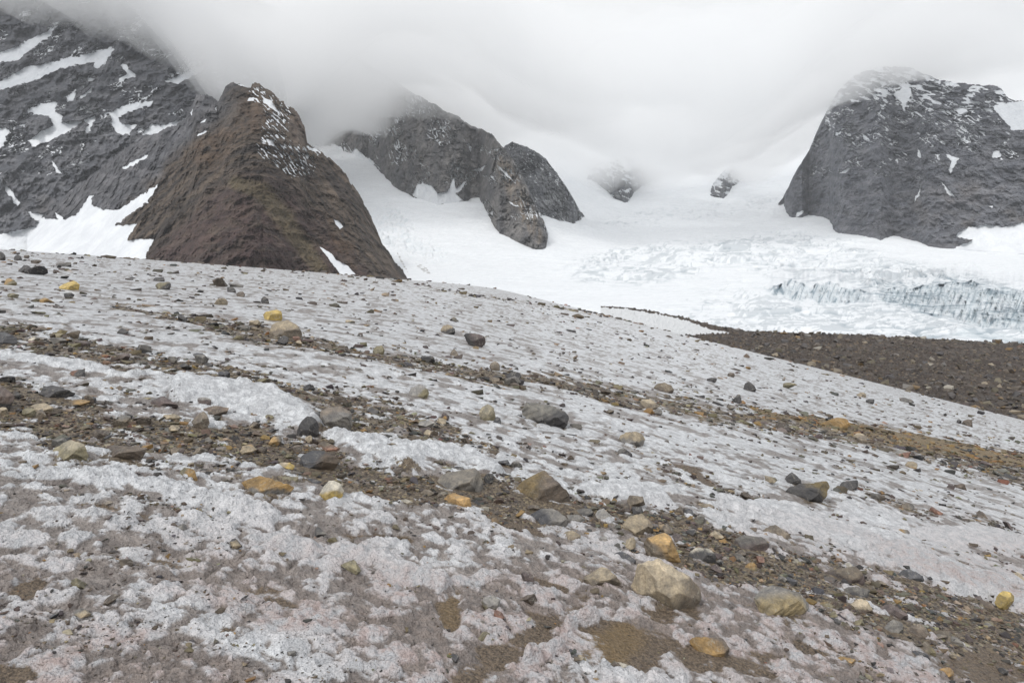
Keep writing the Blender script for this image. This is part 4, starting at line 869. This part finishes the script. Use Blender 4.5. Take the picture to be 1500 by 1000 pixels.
hero('the ochre heap', 'crumbling ochre brown lump where the ochre gravel begins', 'ol', [(1200, 621), (1212, 613), (1226, 609), (1240, 614), (1250, 624), (1236, 628), (1214, 627)], two=('oc', UP, .1, .1), rough=1.6)
hero('the grey flat stone of the ochre band', 'flat pale grey stone on the gravel under the ochre band', 'lg', [(1308, 663), (1318, 657), (1330, 661), (1335, 666), (1322, 668)])
hero('the tan flat stone of the band', 'flat rose tan stone left of the pale grey one under the ochre band', 'tn', [(1248, 640), (1256, 633), (1265, 635), (1271, 642), (1260, 645)])
hero('the icy grey stone', 'small grey stone with an icy collar above the muddy channel', 'ol', [(704, 881), (710, 874), (722, 871), (733, 878), (733, 888), (722, 894), (710, 891)], [(720, 882, .1)], two=('lg', (.5, 0, 1), .15, .1))
hero('the white cobble', 'small white cobble next to the orange rock', 'pl', [(701, 744), (706, 741), (716, 742), (717, 753), (708, 756), (702, 751)], cat='stone', name='stone', rough=.6)
hero('the cream chip', 'cream yellow chip at the left foot of the orange rock', 'yl', [(643, 748), (650, 744), (658, 746), (660, 752), (650, 755)], cat='stone', name='stone')
hero('the white flake', 'flat white flake left of the cream yellow chip', 'pl', [(586, 732), (596, 730), (606, 736), (602, 741), (590, 738)], cat='stone', name='stone')
hero('the dark square stone', 'dark square stone tucked behind the striated grey slab', 'dk', [(708, 700), (712, 693), (723, 693), (724, 704), (718, 712), (709, 708)])
hero('the black hump', 'black hump of rock peeping over the striated slab', 'dk', [(659, 688), (668, 682), (679, 684), (682, 690), (670, 693)])
hero('the tall grey flake', 'tall grey flake leaning between the gravel and the grey tan faceted rock', 'lg', [(870, 757), (874, 746), (884, 744), (890, 752), (902, 762), (896, 768), (880, 768)])
hero('the dark shelf rock', 'dark flat shelf rock at the right foot of the big peaked boulder', 'dk', [(838, 750), (850, 743), (866, 745), (872, 754), (862, 760), (846, 757)], two=('gy', UP, .08, .05))
hero('the long slate sliver', 'long slate sliver leaning between pale wedge and ochre split rock', 'sl', [(898, 812), (906, 805), (918, 810), (934, 822), (930, 830), (914, 824)])
hero('the tan rubble stone', 'speckled tan stone in rubble in front of the veined grey boulder', 'gb', [(820, 790), (826, 778), (838, 776), (852, 784), (848, 794), (832, 798)], two=('tn', UP, .12, .1))
hero('the yellow broken stones', 'broken dull yellow stone left of the slate blue boulder', 'tn', [(405, 684), (411, 677), (424, 677), (433, 682), (428, 689), (412, 690)], two=('yl', (1, 0, -1), .0, .1))
hero('the rusty stone', 'rusty brown stone just above the slate blue boulder', 'rd', [(463, 652), (472, 645), (486, 650), (501, 658), (492, 664), (474, 660)], two=('gb', UP, .1, .1))
hero('the dark shard', 'dark brown shard left of the two-tone ochre slab', 'pb', [(338, 703), (344, 696), (354, 692), (366, 698), (362, 704), (346, 706)])
hero('the long dark plate', 'long dark plate between the two-tone slab and the pale cream rock', 'sl', [(438, 703), (446, 698), (462, 702), (474, 706), (470, 714), (452, 711)])
hero('the ochre pebble', 'round ochre pebble at the lower left of the mossy olive boulder', 'oc', [(70, 690), (76, 684), (86, 684), (90, 689), (80, 694)], cat='stone', name='stone')
hero('the olive band stone', 'small olive stone on the bright snow ridge left of the black fin', 'ol', [(387, 611), (391, 606), (400, 608), (402, 613), (394, 615)], cat='stone', name='stone')
hero('the snow tongue stone', 'small flat ochre stone in snow above the white tongue', 'oc', [(1310, 779), (1318, 774), (1330, 776), (1334, 781), (1322, 783)], two=('gy', (1, 0, -1), .1, .1), cat='stone', name='stone')
hero('the grey icy plate', 'pale grey plate lying in the gravel left of the slate sliver', 'lg', [(876, 790), (882, 784), (888, 786), (892, 794), (884, 799)], cat='stone', name='stone')
hero('the tawny gravel stone', 'tawny stone behind the white tongue beside the dirty channel', 'gb', [(1014, 742), (1024, 737), (1040, 738), (1050, 743), (1040, 747), (1022, 747)], two=('tn', UP, .06, .05))

# ------------------------------------------------------------------ scattered stones: sizes follow a power law, cover follows the debris bands
def scatter():
    rng = np.random.default_rng(77); XS = []; YS = []; RS = []; GS = []; OC = []
    classes = [(.006, 3.6), (.009, 5.0), (.013, 7), (.02, 10), (.03, 15), (.045, 22), (.07, 34), (.11, 56), (.17, 90), (.28, 130), (.45, 150)]
    for r, ymax in classes:
        ymin = 2.2 if r < .06 else 3.5 if r < .1 else 7 if r < .15 else 12 if r < .2 else 25 if r < .4 else 45
        n = 150000
        # uniform over the visible wedge
        y = np.sqrt(rng.uniform((ymin + .7) ** 2, (ymax + .7) ** 2, n)) - .7; x = rng.uniform(-.9, .9, n) * (y + .7)
        g, mud, pink, clean, och, rid, px, py = masks(x, y)
        band = smooth(.05, .45, g)
        A = .9 * (ymax + .7) ** 2
        dens = np.where(True, band * COV / (r * r * 3.2) + (BG * (1 - band)) / (r ** 2 * 3.2) * (.25 + 1.6 * smooth(-.25, .4, g)), 0) * (1 - .93 * clean) * (1 - .75 * smooth(0, .5, mud))
        dens = dens * (band + (1 - band) * (.25 + 1.9 * smooth(-.05, .35, fbm2(x * .8 + y * .3, y * 2.0, 4, 99)))); far = smooth(20, 60, y); dens = dens * (1 - .5 * far)
        if r > .012: dens = dens * 1.25
        if r > .06: dens = dens * .6
        if r > .15: dens = dens * .5
        keep = rng.uniform(0, 1, n) < dens * A / n
        rr = r * rng.uniform(.75, 1.35, n)
        XS.append(x[keep]); YS.append(y[keep]); RS.append(rr[keep]); GS.append(band[keep]); OC.append(och[keep])
    for (x0, x1, n, off, sp) in ((835, 1490, 95, 0, 34), (10, 460, 70, 0, 34), (560, 900, 30, 0, 22)):
        cx = rng.uniform(x0, x1, n); cy = interp_poly(B1, cx) + rng.normal(size=n) * sp * .6
        w = []
        for a, b in zip(cx, cy): t, e = ray(a, b); q = np.exp(np.linspace(math.log(2), math.log(60), 300)); k = np.argmax(e * q - z_base(t * q, q) < 0); w.append((t * q[k], q[k]))
        w = np.array(w); XS.append(w[:, 0]); YS.append(w[:, 1]); RS.append(rng.uniform(8, 26, n) * rng.uniform(.5, 1, n) * w[:, 1] / 2000); GS.append(np.ones(n)); OC.append(rng.uniform(0, .35, n))
    x = np.concatenate(XS); y = np.concatenate(YS); r = np.concatenate(RS); band = np.concatenate(GS); och = np.concatenate(OC)
    P = np.array([(p[0], p[1], p[2]) for p in PLACED]); ok = np.ones(len(x), bool)
    for hx, hy, hr in P: ok &= np.hypot(x - hx, (y - hy) * .9) > hr * .95 + r * .6
    x, y, r, band, och = x[ok], y[ok], r[ok], band[ok], och[ok]
    # larger pieces do not stand inside each other
    order = np.argsort(-r); x, y, r, band, och = (a[order] for a in (x, y, r, band, och))
    return x, y, r, band, och
COV, BG = .135, .017
RING = [(p[0], p[1], p[2] * 1.0) for p in PLACED]
build_ground()
sx, sy, sr, sband, soch = scatter()
print('scattered', len(sx))
rng = np.random.default_rng(5)
def pick_cols(n, och, band, rng):
    names = ['dk', 'sl', 'gy', 'br', 'pb', 'gb', 'tn', 'ol', 'oc', 'pl', 'lg', 'rd']
    w = np.array([.17, .08, .14, .17, .08, .14, .09, .08, .045, .03, .04, .015]); w /= w.sum()
    idx = rng.choice(len(names), n, p=w)
    o = rng.uniform(0, 1, n) < och * .75; idx[o] = rng.choice([7, 8, 8, 3, 5], o.sum())
    return idx, names
cidx, cnames = pick_cols(len(sx), soch, sband, rng)
sz = z_ground(sx, sy)
tt = sx / sy; spx, spy = unray(tt, sz / sy)
appear = sr / sy * 2000 * ((spx > -20) & (spx < 1520) & (spy < 1010))
order = np.argsort(-appear); NIND = max(0, 298 - len(PLACED)); ind = order[:NIND]; rest = order[NIND:]
print('placed', len(PLACED), 'individual', len(ind), 'smallest individual px', appear[ind[-1]])
words_c = {'dk': 'black', 'sl': 'slate grey', 'gy': 'grey', 'br': 'brown', 'pb': 'purple brown', 'gb': 'grey brown', 'tn': 'tan', 'ol': 'olive', 'oc': 'ochre', 'pl': 'cream white', 'lg': 'light grey', 'rd': 'rusty'}
used = {}
objs_lab = []
for k in ind:
    rg = np.random.default_rng(10000 + int(k)); P = rock_points(rg, int(rg.integers(9, 15)), rg.uniform(.5, 1.0))
    fl = rg.uniform(.35, .75) if sr[k] > .04 else rg.uniform(.22, .5)
    el = rg.uniform(.6, .95); S = np.array([1, el, fl]) * sr[k]
    R = Matrix.Rotation(rg.uniform(0, 6.28), 3, 'Z') @ Matrix.Rotation(rg.normal() * .25, 3, 'X')
    P = (P * S) @ np.array(R).T
    hgt = P[:, 2].max()
    loc = (float(sx[k]), float(sy[k]), float(sz[k]) + hgt * .35)
    wpx = appear[k]
    cn = cnames[cidx[k]]; two = None
    if rg.uniform() < .4: two = (PAL[rg.choice(['gy', 'gb', 'tn', 'br', 'ol'])], rg.normal(size=3), .15, .15)
    # nearest landmark, in the photograph
    best = min(PLACED, key=lambda p: math.hypot((p[3] - spx[k]), (p[4] - spy[k]) * 1.6) - p[6] * 300 / max(p[1], 1))
    dx = spx[k] - best[3]; dy = spy[k] - best[4]
    rel = ('just ' if math.hypot(dx, dy) < 40 else 'further ') + (('right of ' if dx > 0 else 'left of ') if abs(dx) > abs(dy) * 1.2 else ('in front of ' if dy > 0 else 'behind '))
    size_w = 'big' if wpx > 26 else 'medium' if wpx > 15 else 'small'
    shape = 'flat ' if fl < .4 else 'blocky ' if fl > .6 else ''
    lab = f'{size_w} {shape}{words_c[cn]} stone {rel}{best[5]}'
    objs_lab.append((lab, k, P, loc, wpx, cn, two))
cnt = {}
for o in objs_lab: cnt[o[0]] = cnt.get(o[0], 0) + 1
for lab, k, P, loc, wpx, cn, two in objs_lab:
    grp = 'loose stones on the snow slope'
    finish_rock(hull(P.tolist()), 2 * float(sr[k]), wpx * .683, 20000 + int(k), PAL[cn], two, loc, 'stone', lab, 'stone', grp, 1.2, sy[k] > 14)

def batch(name, label, idx, x, y, z, r, cols, mat, rng, flat=(.2, .55), sink=.25):
    Vs = []; Fs = []; Cs = []; off = 0
    which = rng.integers(0, len(TPL), len(idx))
    for t in range(len(TPL)):
        ii = idx[which == t]
        if not len(ii): continue
        V, Fc = TPL[t]; n = len(ii)
        fl = rng.uniform(flat[0], flat[1], n); el = rng.uniform(.55, 1, n)
        S = np.stack([np.ones(n), el, fl], 1) * r[ii][:, None]
        P = V[None] * S[:, None, :]
        tx = rng.normal(size=n) * .35; rz = rng.uniform(0, 6.283, n)
        c, s = np.cos(tx)[:, None], np.sin(tx)[:, None]
        Y1 = P[..., 1] * c - P[..., 2] * s; Z1 = P[..., 1] * s + P[..., 2] * c; X1 = P[..., 0]
        c, s = np.cos(rz)[:, None], np.sin(rz)[:, None]
        X2 = X1 * c - Y1 * s; Y2 = X1 * s + Y1 * c
        W = np.stack([X2 + x[ii][:, None], Y2 + y[ii][:, None], Z1 + (z[ii] + r[ii] * fl * sink)[:, None]], -1)
        Vs.append(W.reshape(-1, 3)); Fs.append((Fc[None] + (np.arange(n) * len(V))[:, None, None] + off).reshape(-1, 3)); off += n * len(V)
        Cs.append(np.repeat(cols[ii], len(V), 0))
    me = raw_mesh(name, np.concatenate(Vs), np.concatenate(Fs), np.concatenate(Cs), False)
    return link(name, me, mat, label, name, kind='stuff')
cmap = np.array([PAL[c] for c in cnames]); scol = cmap[cidx] * rng.uniform(.7, 1.3, (len(sx), 1)) * (1 + .06 * rng.normal(size=(len(sx), 3))) * np.array([.84, .78, .70])
GR = mat_gravel()
batch('gravel', 'angular grey, brown and ochre gravel in bands across the snow', rest, sx, sy, sz, sr, np.clip(scol, .02, .6), GR, rng)
print('gravel', len(rest))

# rubble on the moraine
def rubble():
    Xw, Yw, Zw, PX, PY, snow = MOR; rg = np.random.default_rng(9); n = 9000
    nr, nc = Xw.shape; i = (rg.uniform(0, 1, n) ** .8 * (nr - 2)).astype(int); j = rg.integers(0, int(nc * .78), n)
    i[:700] = rg.integers(0, 14, 700)
    ok = snow[i, j] < .1; ok &= (PX[i, j] > 925); i, j = i[ok], j[ok]
    x, y, z = Xw[i, j], Yw[i, j], Zw[i, j]; r = .16 * rg.pareto(1.9, len(x)) + .13; r = np.minimum(r, 1.1) * np.where(PX[i, j] < 1080, .6, 1)
    ci, names = pick_cols(len(x), np.full(len(x), .04), r, rg); pal = np.array([PAL[c] for c in names]) * .75
    col = pal[ci] * .6 + np.array([.06, .047, .04]) * .4; col = col * rg.uniform(.7, 1.3, (len(x), 1))
    big = np.where(r > .7, 1.5, 1)[:, None]
    batch('rubble', 'brown and grey rubble covering the moraine plain', np.arange(len(x)), x, y, z, r, np.clip(col * big, .02, .5), GR, rg, (.4, .8), .3)
rubble()
# ------------------------------------------------------------------ cloud
def build_cloud():
    n = 170
    x = np.linspace(-3200, 3600, n); y = 680 + (5200 - 680) * np.linspace(0, 1, n) ** 1.6; X, Y = np.meshgrid(x, y)
    px = 750 + 1000 * X / Y
    xi = np.linspace(-500, 1700, 500); zi = np.interp(xi, [-400, 0, 150, 250, 310, 360, 435, 490, 560, 700, 760, 850, 1100, 1180, 1300, 1600], [455, 450, 408, 352, 258, 238, 245, 325, 332, 292, 262, 242, 258, 318, 352, 372]); kk = np.exp(-np.linspace(-2.2, 2.2, 41) ** 2); zi = np.convolve(np.pad(zi, 20, 'edge'), kk / kk.sum(), 'valid'); zb = np.interp(px, xi, zi)
    zb = zb + 75 * fbm2(X / 200, Y / 200, 4, 700) + 26 * fbm2(X / 80, Y / 80, 3, 705)
    tap = smooth(680, 880, Y); zt = zb + 2 + (95 + 70 * np.exp(-((px - 380) / 170) ** 2) + 60 * fbm2(X / 200, Y / 200, 3, 710)) * tap; zb = zb + 30 * (1 - tap)
    zt = np.maximum(zt, zb + 1)
    i = np.arange(n * n).reshape(n, n); o = n * n
    Fq = [np.stack([i[:-1, :-1], i[1:, :-1], i[1:, 1:], i[:-1, 1:]], -1).reshape(-1, 4), np.stack([i[:-1, :-1], i[:-1, 1:], i[1:, 1:], i[1:, :-1]], -1).reshape(-1, 4) + o]
    b = np.concatenate([i[0, :], i[1:, -1], i[-1, ::-1][1:], i[::-1, 0][1:-1]])
    b2 = np.roll(b, -1); Fq.append(np.stack([b, b2, b2 + o, b + o], -1))
    V = np.concatenate([np.stack([X, Y, zb], -1).reshape(-1, 3), np.stack([X, Y, zt], -1).reshape(-1, 3)])
    me = raw_mesh('fog', V, np.concatenate(Fq))
    m = bpy.data.materials.new('fog_volume'); m.use_nodes = True; nt = m.node_tree; nt.nodes.clear()
    out = nt.nodes.new('ShaderNodeOutputMaterial'); v = nt.nodes.new('ShaderNodeVolumePrincipled')
    v.inputs['Color'].default_value = (1, 1, 1, 1); v.inputs['Density'].default_value = CLOUD_D; v.inputs['Anisotropy'].default_value = .2
    nt.links.new(v.outputs[0], out.inputs['Volume'])
    link('fog', me, m, 'low white fog bank hiding the mountain tops', 'fog', kind='stuff')
CLOUD_Z = 330; CLOUD_D = .0115
build_cloud()
def build_haze():
    bm = bmesh.new(); bmesh.ops.create_cube(bm, size=1)
    for v in bm.verts: v.co = Vector((v.co.x * 12000, v.co.y * 7200 + 3000, (v.co.z + .5) * 1500 - 500))
    me = bpy.data.meshes.new('haze'); bm.to_mesh(me); bm.free()
    m = bpy.data.materials.new('haze_volume'); m.use_nodes = True; nt = m.node_tree; nt.nodes.clear()
    out = nt.nodes.new('ShaderNodeOutputMaterial'); v = nt.nodes.new('ShaderNodeVolumePrincipled')
    v.inputs['Color'].default_value = (.96, .98, 1, 1); v.inputs['Density'].default_value = HAZE
    nt.links.new(v.outputs[0], out.inputs['Volume'])
    link('haze', me, m, 'thin pale mist in the air between the mountains', 'haze', kind='stuff')
HAZE = 7e-5
build_haze()

# ------------------------------------------------------------------ light, sky, camera
w = bpy.data.worlds.new('World'); SC.world = w; w.use_nodes = True; nt = w.node_tree; nt.nodes.clear()
out = nt.nodes.new('ShaderNodeOutputWorld'); bg = nt.nodes.new('ShaderNodeBackground'); sky = nt.nodes.new('ShaderNodeTexSky')
sky.sky_type = 'NISHITA'; sky.sun_disc = False; sky.sun_elevation = math.radians(48); sky.sun_rotation = math.radians(200); sky.air_density = 1.5; sky.dust_density = 4
n = N(nt)
hs = nt.nodes.new('ShaderNodeHueSaturation'); hs.inputs['Saturation'].default_value = .12; nt.links.new(sky.outputs[0], hs.inputs['Color'])
tc = nt.nodes.new('ShaderNodeTexCoord')
cl = n.noise(tc.outputs['Generated'], 1.6, 4, .55)
dt = nt.nodes.new('ShaderNodeVectorMath'); dt.operation = 'DOT_PRODUCT'; nt.links.new(tc.outputs['Generated'], dt.inputs[0]); dt.inputs[1].default_value = Vector((.22, 1, .35)).normalized()
over = n.mix(n.ramp(cl, .3, .7), (8.7, 9.0, 9.4), (10.0, 10.15, 10.35)); over = n.mix(n.ramp(dt.outputs['Value'], .72, .99, .0, 1.), over, n.mix(.6, over, (10.6, 10.7, 10.8)))
n.put(bg.inputs[0], n.mix(.82, hs.outputs[0], over)); bg.inputs[1].default_value = .1
nt.links.new(bg.outputs[0], out.inputs[0])
sl = bpy.data.lights.new('sun', 'SUN'); sl.energy = 1.5; sl.angle = math.radians(10); sl.color = (1, .97, .93)
so = bpy.data.objects.new('sun', sl); C.objects.link(so)
so.rotation_euler = (math.radians(42), 0, math.radians(-20 + 180 + 160))
cam = bpy.data.cameras.new('camera'); cam.lens = 24; cam.sensor_width = 36; cam.sensor_fit = 'HORIZONTAL'; cam.clip_end = 12000; cam.clip_start = .05
co = bpy.data.objects.new('camera', cam); C.objects.link(co); co.location = (0, 0, 0); co.rotation_euler = (math.radians(86), 0, 0)
SC.camera = co
SC.view_settings.view_transform = 'Standard'; SC.view_settings.look = 'None'; SC.view_settings.gamma = 1; SC.view_settings.exposure = 0
SC.cycles.volume_bounces = 14; SC.cycles.max_bounces = 16; SC.cycles.diffuse_bounces = 4
SC.cycles.use_adaptive_sampling = True
